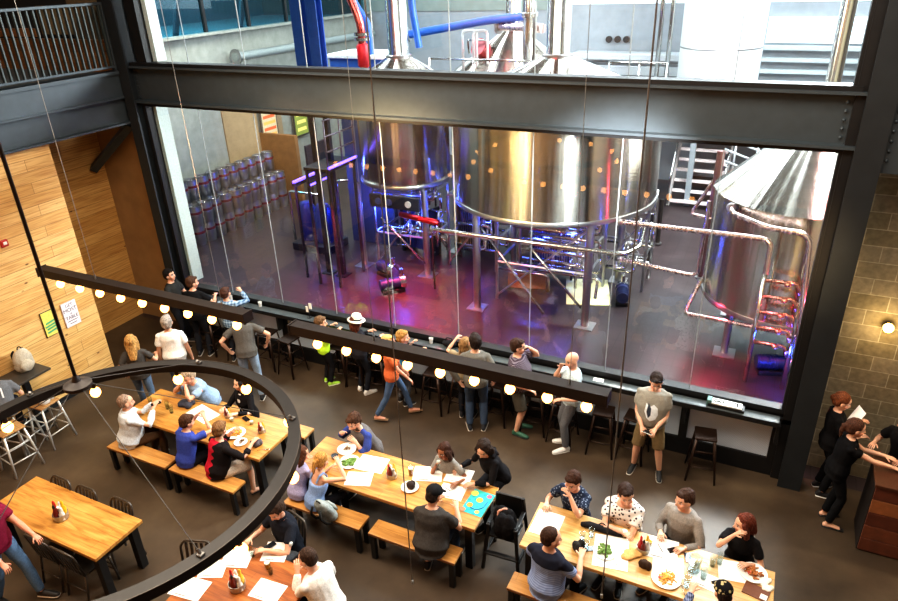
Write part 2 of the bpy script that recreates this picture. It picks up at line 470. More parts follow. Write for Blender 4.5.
        if top.get('front'):
            # print on the chest: (material, list of (outline in torso x,u))
            for nm, mt, outl in top['front']:
                bm = B()
                from mathutils.bvhtree import BVHTree
                bt = BVHTree.FromPolygons([v.co for v in sh.data.vertices], [p.vertices for p in sh.data.polygons])
                vs = [bm.verts.new((px*s, pu*s, 0)) for px, pu in outl]; bm.faces.new(vs)
                bmesh.ops.triangulate(bm, faces=bm.faces[:]); bmesh.ops.subdivide_edges(bm, edges=bm.edges[:], cuts=4, use_grid_fill=True); bmesh.ops.triangulate(bm, faces=bm.faces[:])
                lift = .004 + .003*front_n; front_n += 1
                for v in bm.verts:
                    h_ = bt.ray_cast(tr((v.co.x, .5, v.co.y)), -Ft)
                    v.co = (h_[0] + Ft*lift) if h_[0] else tr((v.co.x, .15*s, v.co.y))
                o = obj(nm, bm, mt, T)
    # ---- bottom
    if bottom:
        kind = bottom.get('kind', 'long'); bm = B(); e2 = bottom.get('ease', .012)
        low = [(p, a+.008*s, b+.008*s) for (p, a, b), q in zip(tor, sec) if q[0] <= .05]
        low.append((tr((0, .003, .06*s), .8), (sec[1][1]*.5+sec[2][1]*.5+.004)*s*g, (sec[1][2]*.5+sec[2][2]*.5+.004)*s*g))
        tube(bm, [q[0] for q in low], [(q[1], q[2]) for q in low], 14, V((1, 0, 0)), cap=.4)
        if kind == 'skirt' and sit is None:
            mid = (K['l']+K['r'])/2
            tube(bm, [P+V((0, 0, .02*s)), P.lerp(mid, .5), mid+V((0, 0, .02))], [(.185*s*g, .135*s*g), (.2*s*g, .15*s*g), (.2*s*g, .16*s*g)], 14, V((1, 0, 0)), cap=.1)
        else:
            for k in 'lr':
                if kind == 'long':
                    pts = [H[k], H[k].lerp(K[k], .45), K[k], K[k].lerp(A[k], .35), A[k].lerp(K[k], .06)]
                    rr = [(.086*s+e2)*ag, (.074*s+e2)*ag, (.054*s+e2)*ag, (.055*s+e2)*ag, (.042*s+e2*1.2)*ag]
                else:
                    f = bottom.get('len', .85)
                    pts = [H[k], H[k].lerp(K[k], f*.5), H[k].lerp(K[k], f)]; rr = [(.088*s+e2)*ag, (.08*s+e2*1.6)*ag, (.068*s+e2*2.4)*ag]
                tube(bm, pts, rr, 10, V((1, 0, 0)), cap=.12)
        obj(bottom.get('name', 'trousers' if kind == 'long' else kind), remesh(bm, .013, 4, .006, 13.), bottom['mat'], T)
    # ---- shoes
    if shoes:
        for k in 'lr':
            sg = -1 if k == 'l' else 1
            fdir = V((sg*.18, 1, 0)).normalized(); a0 = A[k]
            hl_ = V((a0.x, a0.y, a0.z-.085*s)) - fdir*.055*s
            kind = shoes.get('kind', 'sneaker')
            if kind == 'sandal':
                bm = B(); tube(bm, [hl_+V((0, 0, .009)), hl_+fdir*.1*s+V((0, 0, .009)), hl_+fdir*.26*s+V((0, 0, .009))], [(.034*s, .010), (.04*s, .010), (.038*s, .010)], 10, V((1, 0, 0)))
                so = obj('shoe', bm, shoes['mat'], T, True)
                bm = B(); f1 = hl_+fdir*.2*s; q = V((fdir.y, -fdir.x, 0))
                path(bm, [f1-q*.04*s+V((0, 0, .01)), f1+V((0, .02, .045*s)), f1+q*.04*s+V((0, 0, .01))], .009)
                obj('strap', bm, shoes['mat'], so, True)
                continue
            bm = B()
            tube(bm, [hl_+V((0, 0, .042*s)), hl_+fdir*.05*s+V((0, 0, .05*s)), hl_+fdir*.13*s+V((0, 0, .043*s)), hl_+fdir*.225*s+V((0, 0, .03*s)), hl_+fdir*.265*s+V((0, 0, .027*s))],
                 [(.034*s, .04*s), (.04*s, .048*s), (.042*s, .042*s), (.042*s, .03*s), (.032*s, .024*s)], 10, V((1, 0, 0)))
            tube(bm, [hl_+fdir*.045*s+V((0, 0, .05*s)), hl_+fdir*.045*s+V((0, 0, .10*s))], [.04*s, .042*s], 10)
            so = obj('shoe', remesh(bm, .011, 3), shoes['mat'], T)
            bm = B(); tube(bm, [hl_+V((0, 0, .011)), hl_+fdir*.1*s+V((0, 0, .011)), hl_+fdir*.22*s+V((0, 0, .011)), hl_+fdir*.268*s+V((0, 0, .013))], [(.036*s, .012), (.043*s, .012), (.045*s, .012), (.032*s, .012)], 10, V((1, 0, 0)), cap=.6)
            obj('sole', bm, shoes.get('sole', plain('D8D4CC', .6)), so, True)
    # ---- hair and headwear
    if hair:
        st = hair['style']; bm = B(); hm = hair_mat(hair.get('col', '3A281C')) if hair.get('col') else None
        if st not in ('none',):
            tk = .010 if st in ('buzz', 'fringe') else .018
            if hair.get('hat') == 'cap': tk = .006
            if st == 'fringe':      # bald on top, short hair round the sides
                for sg in (-1, 1):
                    tube(bm, [hd((sg*.074, .02, .0)), hd((sg*.076, -.03, .01)), hd((sg*.05, -.088, .0)), hd((0, -.108, -.005))], [(.008*HS, .028*HS)]*4, 8, Hm @ V((0, 0, 1)) if False else V((1, 0, 0)))
            else:
                ball(bm, hd((0, -.038, .038)), V((.074+tk*.8, .086+tk, .083+tk))*HS, Hm)
                ball(bm, hd((0, -.055, -.012)), V((.072+tk*.6, .056+tk, .078 if st != 'buzz' else .062))*HS, Hm)
                if st in ('short', 'curly', 'tousled') and hair.get('hat') != 'cap':
                    ball(bm, hd((.008, .026, .098)), V((.056, .046, .028))*HS, Hm)
                if st in ('long', 'wavy'):
                    ln = hair.get('len', .3)
                    for sg in (-1, 1):
                        tube(bm, [hd((sg*.066, .01, .06)), hd((sg*.088, -.01, -.02)), hd((sg*.085, -.012, -.11)), hd((sg*.075, -.03, -.06-ln*.6))+V((0, 0, -.02))], [(.024*HS, .05*HS), (.022*HS, .055*HS), (.028*HS, .05*HS), (.02*HS, .03*HS)], 8, Rt)
                    b0 = hd((0, -.075, -.05)); b1 = tr((0, -.125*s, .40*s)) if ln > .25 else hd((0, -.08, -.16))
                    tube(bm, [hd((0, -.06, .05)), b0, b0.lerp(b1, .6), b0 + (b1-b0)*(.9+ln)], [(.085*HS, .06*HS), (.09*HS, .05*HS), (.085*HS, .04*HS), (.05*HS, .02*HS)], 10, Rt)
                if st == 'bob':
                    for sg in (-1, 1): tube(bm, [hd((sg*.06, .02, .07)), hd((sg*.088, .0, -.01)), hd((sg*.08, .005, -.10))], [(.026*HS, .06*HS), (.022*HS, .06*HS), (.018*HS, .05*HS)], 8, Rt)
                    ball(bm, hd((0, -.06, -.05)), V((.085, .06, .08))*HS, Hm)
                if st == 'bun':
                    ball(bm, hd((0, -.125, .0)), V((.042, .04, .042))*HS, Hm)
                if st == 'pony':
                    tube(bm, [hd((0, -.10, .03)), hd((.0, -.145, .0)), hd((0, -.14, -.08)), hd((0, -.12, -.17))], [.025*HS, .034*HS, .03*HS, .012*HS], 8)
            big = {'curly': .016, 'tousled': .013, 'wavy': .011, 'long': .007, 'short': .007}.get(st, .004)
            obj('hair', remesh(bm, .0095, 2, big*HS, 34. if st in ('curly', 'tousled') else 26.), hm, T)
        hat = hair.get('hat')
        if hat == 'cap':
            bm = B(); lathe_pts = []
            ball(bm, hd((0, -.015, .055)), V((.094, .113, .082))*HS, Hm, 20, 12)
            bmesh.ops.bisect_plane(bm, geom=bm.verts[:]+bm.edges[:]+bm.faces[:], plane_co=hd((0, 0, .045)), plane_no=Hm @ V((0, .12, -1)), clear_outer=True)
            cp = obj('cap', bm, hair['hat_mat'], T, True)
            sgn = -1 if hair.get('back') else 1
            bm = B(); tube(bm, [hd((0, sgn*.085, .05)), hd((0, sgn*.14, .052)), hd((0, sgn*.175, .042))], [(.085*HS, .006), (.075*HS, .006), (.04*HS, .005)], 14, Hm @ V((1, 0, 0)), cap=.4)
            obj('cap_brim', bm, hair['hat_mat'], cp, True)
            bm = B(); ball(bm, hd((0, -.015, .138)), V((.012, .012, .006))*HS, Hm, 8, 6); obj('cap_button', bm, hair['hat_mat'], cp, True)
        if hat == 'fedora':
            M4 = Matrix.Translation(hd((0, -.012, .05))) @ Hm.to_4x4() @ Matrix.Scale(HS, 4)
            bm = B(); lathe(bm, [(.0, .105), (.04, .11), (.075, .1), (.09, .07), (.098, 0), (.16, -.012), (.162, -.008), (.1, .006)][::-1], seg=24); bmesh.ops.transform(bm, matrix=M4, verts=bm.verts)
            cp = obj('straw_hat', bm, hair['hat_mat'], T, True)
            bm = B(); lathe(bm, [(.1005, .006), (.0965, .034)], seg=24); bmesh.ops.transform(bm, matrix=M4, verts=bm.verts); obj('hat_band', bm, plain('17151A', .7), cp, True)
        if hat == 'sunglasses':
            bm = B()
            for sg in (-1, 1): ball(bm, hd((sg*.036, .062, .118)), V((.03, .012, .022))*HS, Hm, 10, 8); path(bm, [hd((sg*.06, .055, .118)), hd((sg*.092, .0, .09)), hd((sg*.088, -.04, .05))], .0035*HS, 6)
            path(bm, [hd((-.012, .07, .12)), hd((.012, .07, .12))], .003, 6)
            obj('sunglasses', bm, plain('0C0C0E', .15), T, True)
    if any(p == 'glasses' for p in props):
        bm = B()
        for sg in (-1, 1):
            for i in range(10):
                a0, a1 = 2*PI*i/10, 2*PI*(i+1)/10
                rod(bm, hd((sg*.034+.021*math.cos(a0), .098-abs(sg*.02), .012+.016*math.sin(a0))), hd((sg*.034+.021*math.cos(a1), .098-abs(sg*.02), .012+.016*math.sin(a1))), .0024*HS, 5)
            rod(bm, hd((sg*.056, .088, .014)), hd((sg*.084, -.01, .012)), .0024*HS, 5)
        obj('glasses', bm, plain('14110F', .3), T, True)
    T['wl'] = list(W['l']); T['wr'] = list(W['r'])
    info = dict(T=T, W=W, E=E, S=S, HC=HC, hd=hd, tr=tr, s=s, F=fingers, K=K, P=P, Hm=Hm)
    del T['wl'], T['wr']
    def world(p): return V((x, y, z0)) + Matrix.Rotation(math.radians(deg), 3, 'Z') @ V(p)
    info['world'] = world
    info['hand'] = {k: world(W[k] + fingers[i][1]*.09*s + fingers[i][2]*.02*s) for i, k in enumerate('lr')}
    return info
# ------------------------------------------------------------------ setting materials
def planks_mat(axes='YZ', a='D8A862', b='B98543', row=.19, length=2.6, dark='7A5026', rough=.55):
    key = ('planks', axes, a, b, row)
    if key in MATS: return MATS[key]
    m, nt, bs = new_mat('timber_boards'); L = nt.links.new
    tc = nt.nodes.new('ShaderNodeTexCoord'); sp = nt.nodes.new('ShaderNodeSeparateXYZ'); L(tc.outputs['Object'], sp.inputs[0])
    cb = nt.nodes.new('ShaderNodeCombineXYZ'); L(sp.outputs[axes[0]], cb.inputs[0]); L(sp.outputs[axes[1]], cb.inputs[1])
    br = node(nt, 'ShaderNodeTexBrick', Scale=1.); br.offset = .37; br.inputs['Brick Width'].default_value = length; br.inputs['Row Height'].default_value = row
    br.inputs['Mortar Size'].default_value = .003; br.inputs['Color1'].default_value = lin(a); br.inputs['Color2'].default_value = lin(b); br.inputs['Mortar'].default_value = lin(dark)
    L(cb.outputs[0], br.inputs['Vector'])
    mp = nt.nodes.new('ShaderNodeMapping'); mp.inputs['Scale'].default_value = (1.2, 22, 1); L(cb.outputs[0], mp.inputs['Vector'])
    n = node(nt, 'ShaderNodeTexNoise', Scale=1.6, Detail=4.); L(mp.outputs[0], n.inputs['Vector'])
    r = ramp(nt, [(.3, 'B88A50'), (.6, 'FFFFFF')]); L(n.outputs['Fac'], r.inputs['Fac'])
    mx = nt.nodes.new('ShaderNodeMixRGB'); mx.blend_type = 'MULTIPLY'; mx.inputs['Fac'].default_value = .6
    L(br.outputs['Color'], mx.inputs['Color1']); L(r.outputs['Color'], mx.inputs['Color2'])
    mk = nt.nodes.new('ShaderNodeMapping'); mk.inputs['Scale'].default_value = (2.2, 4.4, 1); L(cb.outputs[0], mk.inputs['Vector'])
    vo = node(nt, 'ShaderNodeTexVoronoi', Scale=1.); L(mk.outputs[0], vo.inputs['Vector'])
    rk = ramp(nt, [(0, '4A2A12'), (.05, '6A4420'), (.09, 'FFFFFF')]); L(vo.outputs['Distance'], rk.inputs['Fac'])
    m2 = nt.nodes.new('ShaderNodeMixRGB'); m2.blend_type = 'MULTIPLY'; m2.inputs['Fac'].default_value = .85
    L(mx.outputs['Color'], m2.inputs['Color1']); L(rk.outputs['Color'], m2.inputs['Color2'])
    L(m2.outputs['Color'], bs.inputs['Base Color']); bs.inputs['Roughness'].default_value = rough
    MATS[key] = m
    return m

def block_mat():
    m, nt, bs = new_mat('concrete_block'); L = nt.links.new
    tc = nt.nodes.new('ShaderNodeTexCoord'); sp = nt.nodes.new('ShaderNodeSeparateXYZ'); L(tc.outputs['Object'], sp.inputs[0])
    cb = nt.nodes.new('ShaderNodeCombineXYZ'); L(sp.outputs['X'], cb.inputs[0]); L(sp.outputs['Z'], cb.inputs[1])
    br = node(nt, 'ShaderNodeTexBrick', Scale=1.); br.inputs['Brick Width'].default_value = .46; br.inputs['Row Height'].default_value = .225
    br.inputs['Mortar Size'].default_value = .006; br.inputs['Color1'].default_value = lin('877B65'); br.inputs['Color2'].default_value = lin('75694F'); br.inputs['Mortar'].default_value = lin('A1977F')
    L(cb.outputs[0], br.inputs['Vector'])
    n = node(nt, 'ShaderNodeTexNoise', Scale=14., Detail=5.); L(cb.outputs[0], n.inputs['Vector'])
    mx = nt.nodes.new('ShaderNodeMixRGB'); mx.blend_type = 'OVERLAY'; mx.inputs['Fac'].default_value = .5
    L(br.outputs['Color'], mx.inputs['Color1']); L(n.outputs['Fac'], mx.inputs['Color2']); L(mx.outputs['Color'], bs.inputs['Base Color'])
    bs.inputs['Roughness'].default_value = .85; bump(nt, bs, n.outputs['Fac'], .4, .01)
    return m

def floor_mat(name, stops, rough=(.25, .5), tile=None, spec=.5):
    m, nt, bs = new_mat(name); L = nt.links.new
    vec = coords(nt)
    n = node(nt, 'ShaderNodeTexNoise', Scale=.9, Detail=6., Roughness=.6); L(vec, n.inputs['Vector'])
    r = ramp(nt, stops); L(n.outputs['Fac'], r.inputs['Fac'])
    out = r.outputs['Color']
    if tile:
        br = node(nt, 'ShaderNodeTexBrick', Scale=1.); br.offset = 0.; br.inputs['Brick Width'].default_value = tile; br.inputs['Row Height'].default_value = tile
        br.inputs['Mortar Size'].default_value = .008; br.inputs['Color1'].default_value = (1, 1, 1, 1); br.inputs['Color2'].default_value = (.85, .85, .85, 1); br.inputs['Mortar'].default_value = (.45, .45, .45, 1)
        L(vec, br.inputs['Vector'])
        mx = nt.nodes.new('ShaderNodeMixRGB'); mx.blend_type = 'MULTIPLY'; mx.inputs['Fac'].default_value = .8
        L(out, mx.inputs['Color1']); L(br.outputs['Color'], mx.inputs['Color2']); out = mx.outputs['Color']
    L(out, bs.inputs['Base Color'])
    n2 = node(nt, 'ShaderNodeTexNoise', Scale=2.5, Detail=4.); L(vec, n2.inputs['Vector'])
    mr = node(nt, 'ShaderNodeMapRange'); mr.inputs['To Min'].default_value = rough[0]; mr.inputs['To Max'].default_value = rough[1]
    L(n2.outputs['Fac'], mr.inputs['Value']); L(mr.outputs[0], bs.inputs['Roughness'])
    bs.inputs['Specular IOR Level'].default_value = spec
    return m

def glass_pane_mat(name='window_glass', tint='F2F8F8', k=.6, add=.06):
    m = bpy.data.materials.new(name); m.use_nodes = True; nt = m.node_tree; nt.nodes.clear(); L = nt.links.new
    o = nt.nodes.new('ShaderNodeOutputMaterial'); mx = nt.nodes.new('ShaderNodeMixShader')
    t = nt.nodes.new('ShaderNodeBsdfTransparent'); t.inputs[0].default_value = lin(tint)
    g = nt.nodes.new('ShaderNodeBsdfGlossy'); g.inputs['Roughness'].default_value = .0
    f = node(nt, 'ShaderNodeLayerWeight', Blend=.5); pw = node(nt, 'ShaderNodeMath', operation='POWER'); pw.inputs[1].default_value = 4.; L(f.outputs['Facing'], pw.inputs[0])
    ma = node(nt, 'ShaderNodeMath', operation='MULTIPLY_ADD'); ma.inputs[1].default_value = k; ma.inputs[2].default_value = add
    L(pw.outputs[0], ma.inputs[0]); L(ma.outputs[0], mx.inputs[0]); L(t.outputs[0], mx.inputs[1]); L(g.outputs[0], mx.inputs[2]); L(mx.outputs[0], o.inputs[0])
    return m

def drink_glass_mat():
    if 'dg' in MATS: return MATS['dg']
    m = glass_pane_mat('drinking_glass', 'EEF4F4', .7, .07); MATS['dg'] = m
    return m

def steel_mat(name='brushed_stainless', col='C9C9C6', rough=.2, aniso=False, arot=0.):
    key = (name, col, rough, aniso)
    if key in MATS: return MATS[key]
    m, nt, bs = new_mat(name); L = nt.links.new
    n = node(nt, 'ShaderNodeTexNoise', Scale=3., Detail=3.); L(coords(nt, (6, 6, .25)), n.inputs['Vector'])
    mr = node(nt, 'ShaderNodeMapRange'); mr.inputs['To Min'].default_value = rough*.6; mr.inputs['To Max'].default_value = rough*1.5
    L(n.outputs['Fac'], mr.inputs['Value']); L(mr.outputs[0], bs.inputs['Roughness'])
    bs.inputs['Base Color'].default_value = lin(col); bs.inputs['Metallic'].default_value = 1.
    if not aniso: bump(nt, bs, n.outputs['Fac'], .06, .01)
    if aniso:
        tg = nt.nodes.new('ShaderNodeTangent'); tg.direction_type = 'RADIAL'; tg.axis = 'Z'
        L(tg.outputs[0], bs.inputs['Tangent']); bs.inputs['Anisotropic'].default_value = .92; bs.inputs['Anisotropic Rotation'].default_value = arot
    MATS[key] = m
    return m

def mesh_panel_mat():
    m, nt, bs = new_mat('perforated_screen'); L = nt.links.new
    vec = coords(nt)
    ck = node(nt, 'ShaderNodeTexChecker', Scale=60.); L(vec, ck.inputs['Vector'])
    n = node(nt, 'ShaderNodeTexNoise', Scale=1.2); L(vec, n.inputs['Vector'])
    r = ramp(nt, [(.35, 'BCC8D6'), (.65, 'D6E0EC')]); L(n.outputs['Fac'], r.inputs['Fac'])
    mx = nt.nodes.new('ShaderNodeMixRGB'); mx.blend_type = 'MULTIPLY'; mx.inputs['Fac'].default_value = .25
    L(r.outputs['Color'], mx.inputs['Color1']); L(ck.outputs['Color'], mx.inputs['Color2']); L(mx.outputs['Color'], bs.inputs['Base Color'])
    bs.inputs['Roughness'].default_value = .5
    return m

M_PINE = planks_mat('YZ', 'E2BC7C', 'CFA25E')
M_PINE_END = planks_mat('XZ', 'B08552', '9C7242', 2.4, 3., '8A6238')
M_BLOCK = block_mat()
M_FLOOR = floor_mat('polished_concrete', [(.25, '32281E'), (.5, '47392B'), (.75, '5C4D3B')], (.36, .52), None, .4)
M_BFLOOR = floor_mat('brewery_tile', [(.25, '2A2223'), (.5, '352B2C'), (.75, '413637')], (.27, .35), .3)
M_STEEL = plain('40484D', .5, .3, .08, 6)
M_COL = plain('2A2E31', .5, .3, .1, 5)
M_STEEL_D = plain('1D1D1E', .5, .3, .1, 8)
M_BLACK = plain('131314', .45, 0, .1, 12)
M_CONC = plain('8C9088', .85, 0, .12, 5, .15)
M_CONC_D = plain('6B6A66', .85, 0, .12, 5, .15)
M_INOX = steel_mat()
M_VESSEL = steel_mat('vessel_stainless', 'B8B2A8', .2, True, .25)
M_INOX_D = steel_mat('dull_stainless', 'A8A8A8', .34)
M_GLASS = glass_pane_mat()
M_MESH = mesh_panel_mat()
M_WHITE = plain('ECEAE4', .6, 0, .04)
GY = 9.2

# ------------------------------------------------------------------ hall shell
struct('floor', bx((-16, -4, -.12), (6, 9.28, 0)), M_FLOOR)
bm = bx((-11.5, -4, 0), (-11.2, 7.33, 4.55)); struct('wall_left', bm, M_PINE)
struct('wall_left_recess', bx((-13.0, 7.0, 0), (-12.75, 9.6, 4.6)), planks_mat('YZ', 'DDAE68', 'C4924E', .2))
struct('wall_end', bx((-12.76, 9.42, 0), (-11.0, 9.6, 4.6)), plain('A07C50', .75, 0, .12, 3))
struct('wall_right', bx((1.0, 9.62, 0), (6, 9.9, 7.5)), M_BLOCK)
struct('wall_back', bx((-16, -4.3, 0), (9, -4, 9.5)), planks_mat('XZ', 'C8904C', 'A87038', .3))
struct('baseboard_left', bx((-11.2, -4, 0), (-11.18, 7.33, .1)), M_STEEL_D)
# mezzanine opposite: slab, back wall, timber band
struct('slab_mezzanine', bx((-16, -4, 5.1), (-11.35, 9.2, 5.45)), M_CONC_D)
struct('wall_mezzanine', bx((-16, -4, 5.45), (-15.8, 9.2, 10)), plain('2A2623', .8))
struct('wall_mezzanine_end', bx((-16, 9.2, 4.6), (-11.0, 9.36, 10)), plain('2C2A28', .8))
struct('trim_mezzanine', bx((-16, 9.05, 5.45), (-11.3, 9.2, 6.02)), planks_mat('XZ', 'A9713C', '8A5628', .2))
for i, (x0, x1, z0, z1, c_) in enumerate(((-13.1, -12.2, 6.1, 6.6, '8A7452'), (-12.2, -11.5, 6.02, 6.9, '6E5B42'), (-14.6, -13.3, 6.05, 6.2, '9A6436'))):
    struct('trim_panel', bx((x0, 9.1, z0), (x1, 9.2, z1)), plain(c_, .8))
# steel beams
def ibeam_x(x0, x1, y, z0, z1, d=.16, t=.035):
    bm = B(); box(bm, (x0, y-d, z0), (x1, y+d, z0+t)); box(bm, (x0, y-d, z1-t), (x1, y+d, z1)); box(bm, (x0, y-.03, z0+t), (x1, y+.03, z1-t)); return bm
def ibeam_y(y0, y1, x, z0, z1, d=.16, t=.035):
    bm = B(); box(bm, (x-d, y0, z0), (x+d, y1, z0+t)); box(bm, (x-d, y0, z1-t), (x+d, y1, z1)); box(bm, (x-.03, y0, z0+t), (x+.03, y1, z1-t)); return bm
struct('beam_front', ibeam_x(-11.05, .8, GY, 4.93, 5.58, .17), M_STEEL)
bm = B(); box(bm, (-10.9, GY-.13, 5.58), (.72, GY+.1, 5.64)); box(bm, (-10.9, GY-.09, 4.87), (.72, GY+.09, 4.93)); struct('trim_beam', bm, M_STEEL_D)
bm = B()
for i in range(6): box(bm, (-10.93, GY-.05, 5.0+i*.09), (-10.86, GY-.04, 5.04+i*.09))
for i in range(5): ball(bm, (.60, GY-.06, 5.05+i*.1), (.02, .02, .02), None, 8, 6)
struct('trim_bolts', bm, M_STEEL)
struct('beam_left', ibeam_y(-4, 9.2, -11.25, 4.55, 5.05, .14), M_STEEL)
bm = B(); box(bm, (-11.22, -4, 5.05), (-11.15, 9.15, 5.5)); box(bm, (-11.35, -4, 5.44), (-11.1, 9.15, 5.5)); struct('beam_left_channel', bm, M_STEEL)
def column(name, xa, xb, ya, yb, z1):
    bm = B(); t = .035; xm = (xa+xb)/2
    box(bm, (xa, ya, 0), (xb, ya+t, z1)); box(bm, (xa, yb-t, 0), (xb, yb, z1)); box(bm, (xm-.03, ya+t, 0), (xm+.03, yb-t, z1))
    return struct(name, bm, M_COL)
column('column_right', .76, 1.06, 8.93, 9.3, 9.5)
struct('trim_column', bx((.66, 9.1, 0), (.79, 9.32, 9.5)), M_STEEL_D)
column('column_left', -11.12, -10.88, 8.98, 9.35, 9.5)
bm = B(); rod(bm, (-11.3, 9.12, 4.5), (-12.7, 9.12, 3.5), .1, 4); struct('beam_brace', bm, M_STEEL)
# beam and gusset running on beyond the right-hand column
bm = ibeam_x(1.06, 6, 9.3, 4.95, 5.6, .15); struct('beam_right', bm, M_STEEL)
bm = B(); box(bm, (1.02, 9.0, 4.7), (1.4, 9.05, 5.5))
for i in range(6): ball(bm, (1.1, 8.99, 4.85+i*.11), (.018, .012, .018), None, 8, 6)
struct('trim_gusset', bm, M_STEEL)
# low partition under the glass: kick plate, mullions, perforated screens
bm = B(); box(bm, (-10.9, 9.14, 0), (.79, 9.3, .3)); box(bm, (-10.9, 9.1, .98), (.79, 9.3, 1.05)); box(bm, (-10.9, 9.12, 1.12), (.79, 9.28, 1.2))
box(bm, (-10.9, 9.16, 1.0), (.79, 9.3, 1.15))
JX = [-10.85, -9.56, -8.29, -7.02, -5.75, -4.48, -3.2, -1.93, -.65, .62]
for x in JX: box(bm, (x-.06, 9.12, .3), (x+.06, 9.3, 1.0))
struct('wall_low', bm, M_STEEL_D)
for a, b_ in zip(JX, JX[1:]): struct('trim_screen', bx((a+.06, 9.18, .3), (b_-.06, 9.2, .98)), M_MESH)
# windows
def window(name, x0, x1, z0, z1, fr=.09):
    bm = B(); box(bm, (x0-fr, GY-.08, z0), (x0, GY+.08, z1)); box(bm, (x1, GY-.08, z0), (x1+fr, GY+.08, z1))
    w = struct(name, bm, M_STEEL_D)
    for a, b_ in zip(JX, JX[1:]):
        a, b_ = max(a, x0), min(b_, x1)
        bm = B(); vs = [bm.verts.new(p) for p in ((a, GY, z0), (b_, GY, z0), (b_, GY, z1), (a, GY, z1))]; bm.faces.new(vs)
        o = struct('pane', bm, M_GLASS, w)
    for x in JX[1:-1]: struct('joint', bx((x-.006, GY-.006, z0), (x+.006, GY+.006, z1)), plain('8E9698', .4), w)
    return w
window('window_1', -10.78, .62, 1.2, 4.9)
w2 = window('window_2', -10.5, .62, 5.64, 9.5, .25)
struct('trim_jamb', bx((-10.78, GY+.08, 1.2), (-10.70, GY+.35, 4.9)), plain('A9B4AE', .7))
struct('trim_jamb_upper', bx((-10.5, GY+.08, 5.64), (-10.40, GY+.3, 9.5)), plain('C9CFCB', .7))

# ------------------------------------------------------------------ mezzanine railing (one thing, each baluster its own part)
t = thing('mezzanine_railing', 'dark steel railing of close upright bars on the mezzanine edge', 'railing', (-11.2, 9.0, 5.5))
obj('top_rail', bx((-.04, -13, 1.10), (.04, 0, 1.15), .008), M_STEEL, t)
obj('bottom_rail', bx((-.03, -13, .05), (.03, 0, .09), .006), M_STEEL, t)
bal = mesh_of(bx((-.025, -.014, .08), (.025, .014, 1.11), .003), 'baluster')
bal.materials.append(plain('3E4645', .5, .3, .08, 6))
for i in range(62):
    o = bpy.data.objects.new('baluster', bal); C.objects.link(o); o.parent = t; o.location = (0, -.06-i*.112, 0)
obj('end_post', bx((-.05, -.03, 0), (.05, .05, 1.15), .005), M_STEEL, t)

# ------------------------------------------------------------------ counter along the glass
t = thing('counter', 'long narrow black drink counter along the foot of the glass wall', 'counter', (-5.1, 9.05, 0))
obj('countertop', bx((-5.75, -.13, 1.055), (5.72, .045, 1.10), .006), plain('4A4F50', .2, 0, .15, 4), t)
obj('front_edge', bx((-5.75, -.145, 1.02), (5.72, -.13, 1.10), .003), M_BLACK, t)
for x in JX: obj('bracket', bx((x+5.1-.025, -.1, .7), (x+5.1+.025, .04, 1.02), .004), M_BLACK, t)
# ------------------------------------------------------------------ brewery beyond the glass
struct('floor_brewery', bx((-17, 9.28, -.12), (8, 26, 0)), M_BFLOOR)
struct('wall_brewery_left', bx((-16.2, 9.3, 0), (-15.9, 26, 5.43)), M_CONC)
struct('wall_brewery_back', bx((-16, 25, 0), (8, 25.3, 5.68)), plain('8F959B', .8, 0, .08, 3))
struct('wall_brewery_right', bx((7.6, 9.9, 0), (7.9, 25, 9)), plain('5A544C', .8))
struct('trim_back', bx((-16, 24.95, 5.5), (-7.9, 25, 6.0)), plain('7F8A86', .8, 0, .08, 3))
bm = bx((-16, 25, 5.68), (8, 25.2, 9.5)); struct('window_3', bm, plain('E9F1F4', .5, 0, .03, 3, 0., 'E6F2F8', 1.3))
struct('wall_glow_panel', bx((-1.0, 24.9, 4.5), (7.6, 25, 5.25)), plain('E9F1F4', .5, 0, .03, 3, 0., 'DCEEF6', 1.0))  # glowing panel added to make the right of the back wall bright
bm = B()
for z in (3.6, 3.95, 4.3): box(bm, (-1.3, 24.7, z), (7.5, 24.98, z+.12))
struct('trim_conduits', bm, plain('A9B3B6', .6))
struct('ledge_brewery', bx((-15.9, 9.5, 5.43), (-15.6, 25, 5.5)), M_CONC)
# street windows above the concrete wall
w = struct('window_4', bx((-15.95, 9.4, 8.2), (-15.85, 25, 8.3)), M_STEEL_D)
for y in (10.5, 12.4, 14.3, 16.2, 18.1, 20, 22): struct('mullion', bx((-15.95, y-.05, 5.5), (-15.85, y+.05, 8.2)), M_STEEL_D, w)
struct('pane', bx((-15.91, 9.4, 5.5), (-15.90, 25, 8.2)), glass_pane_mat('teal_glass', '8FC2CE', .8, .05), w)
struct('pavement', bx((-30, 6, 5.0), (-16.2, 28, 5.2)), plain('8FA6AC', .8))
bm = B(); box(bm, (-24, 6, 5.2), (-23.6, 28, 7.4)); struct('wall_street', bm, plain('6F8C98', .8))
t = thing('bollard', 'red bollard standing out on the pavement beyond the street window', 'bollard', (-16.9, 14.0, 5.2))
bm = B(); lathe(bm, [(0, 0), (.12, 0), (.12, .8), (.09, .88), (0, .9)]); obj('post', bm, plain('C8323C', .5), t, 'auto')
bm = B(); lathe(bm, [(.15, 0), (.15, .06), (.12, .06)]); obj('base', bm, plain('2A2A2C', .5), t, 'auto')
for k, (y, lb) in enumerate(((15.6, 'dark slanting strut outside the street window, nearer the red bollard'), (18.4, 'dark slanting strut outside the street window, farther from the bollard'))):
    t = thing('street_strut', lb, 'strut', (-16.6, y, 5.2))
    bm = B(); rod(bm, (0, 0, 0), (0, 1.0, 3.0), .09, 6); obj('bar', bm, plain('24414E', .5), t)
    bm = B(); box(bm, (-.15, -.15, 0), (.15, .15, .04)); obj('base_plate', bm, plain('24414E', .5), t)

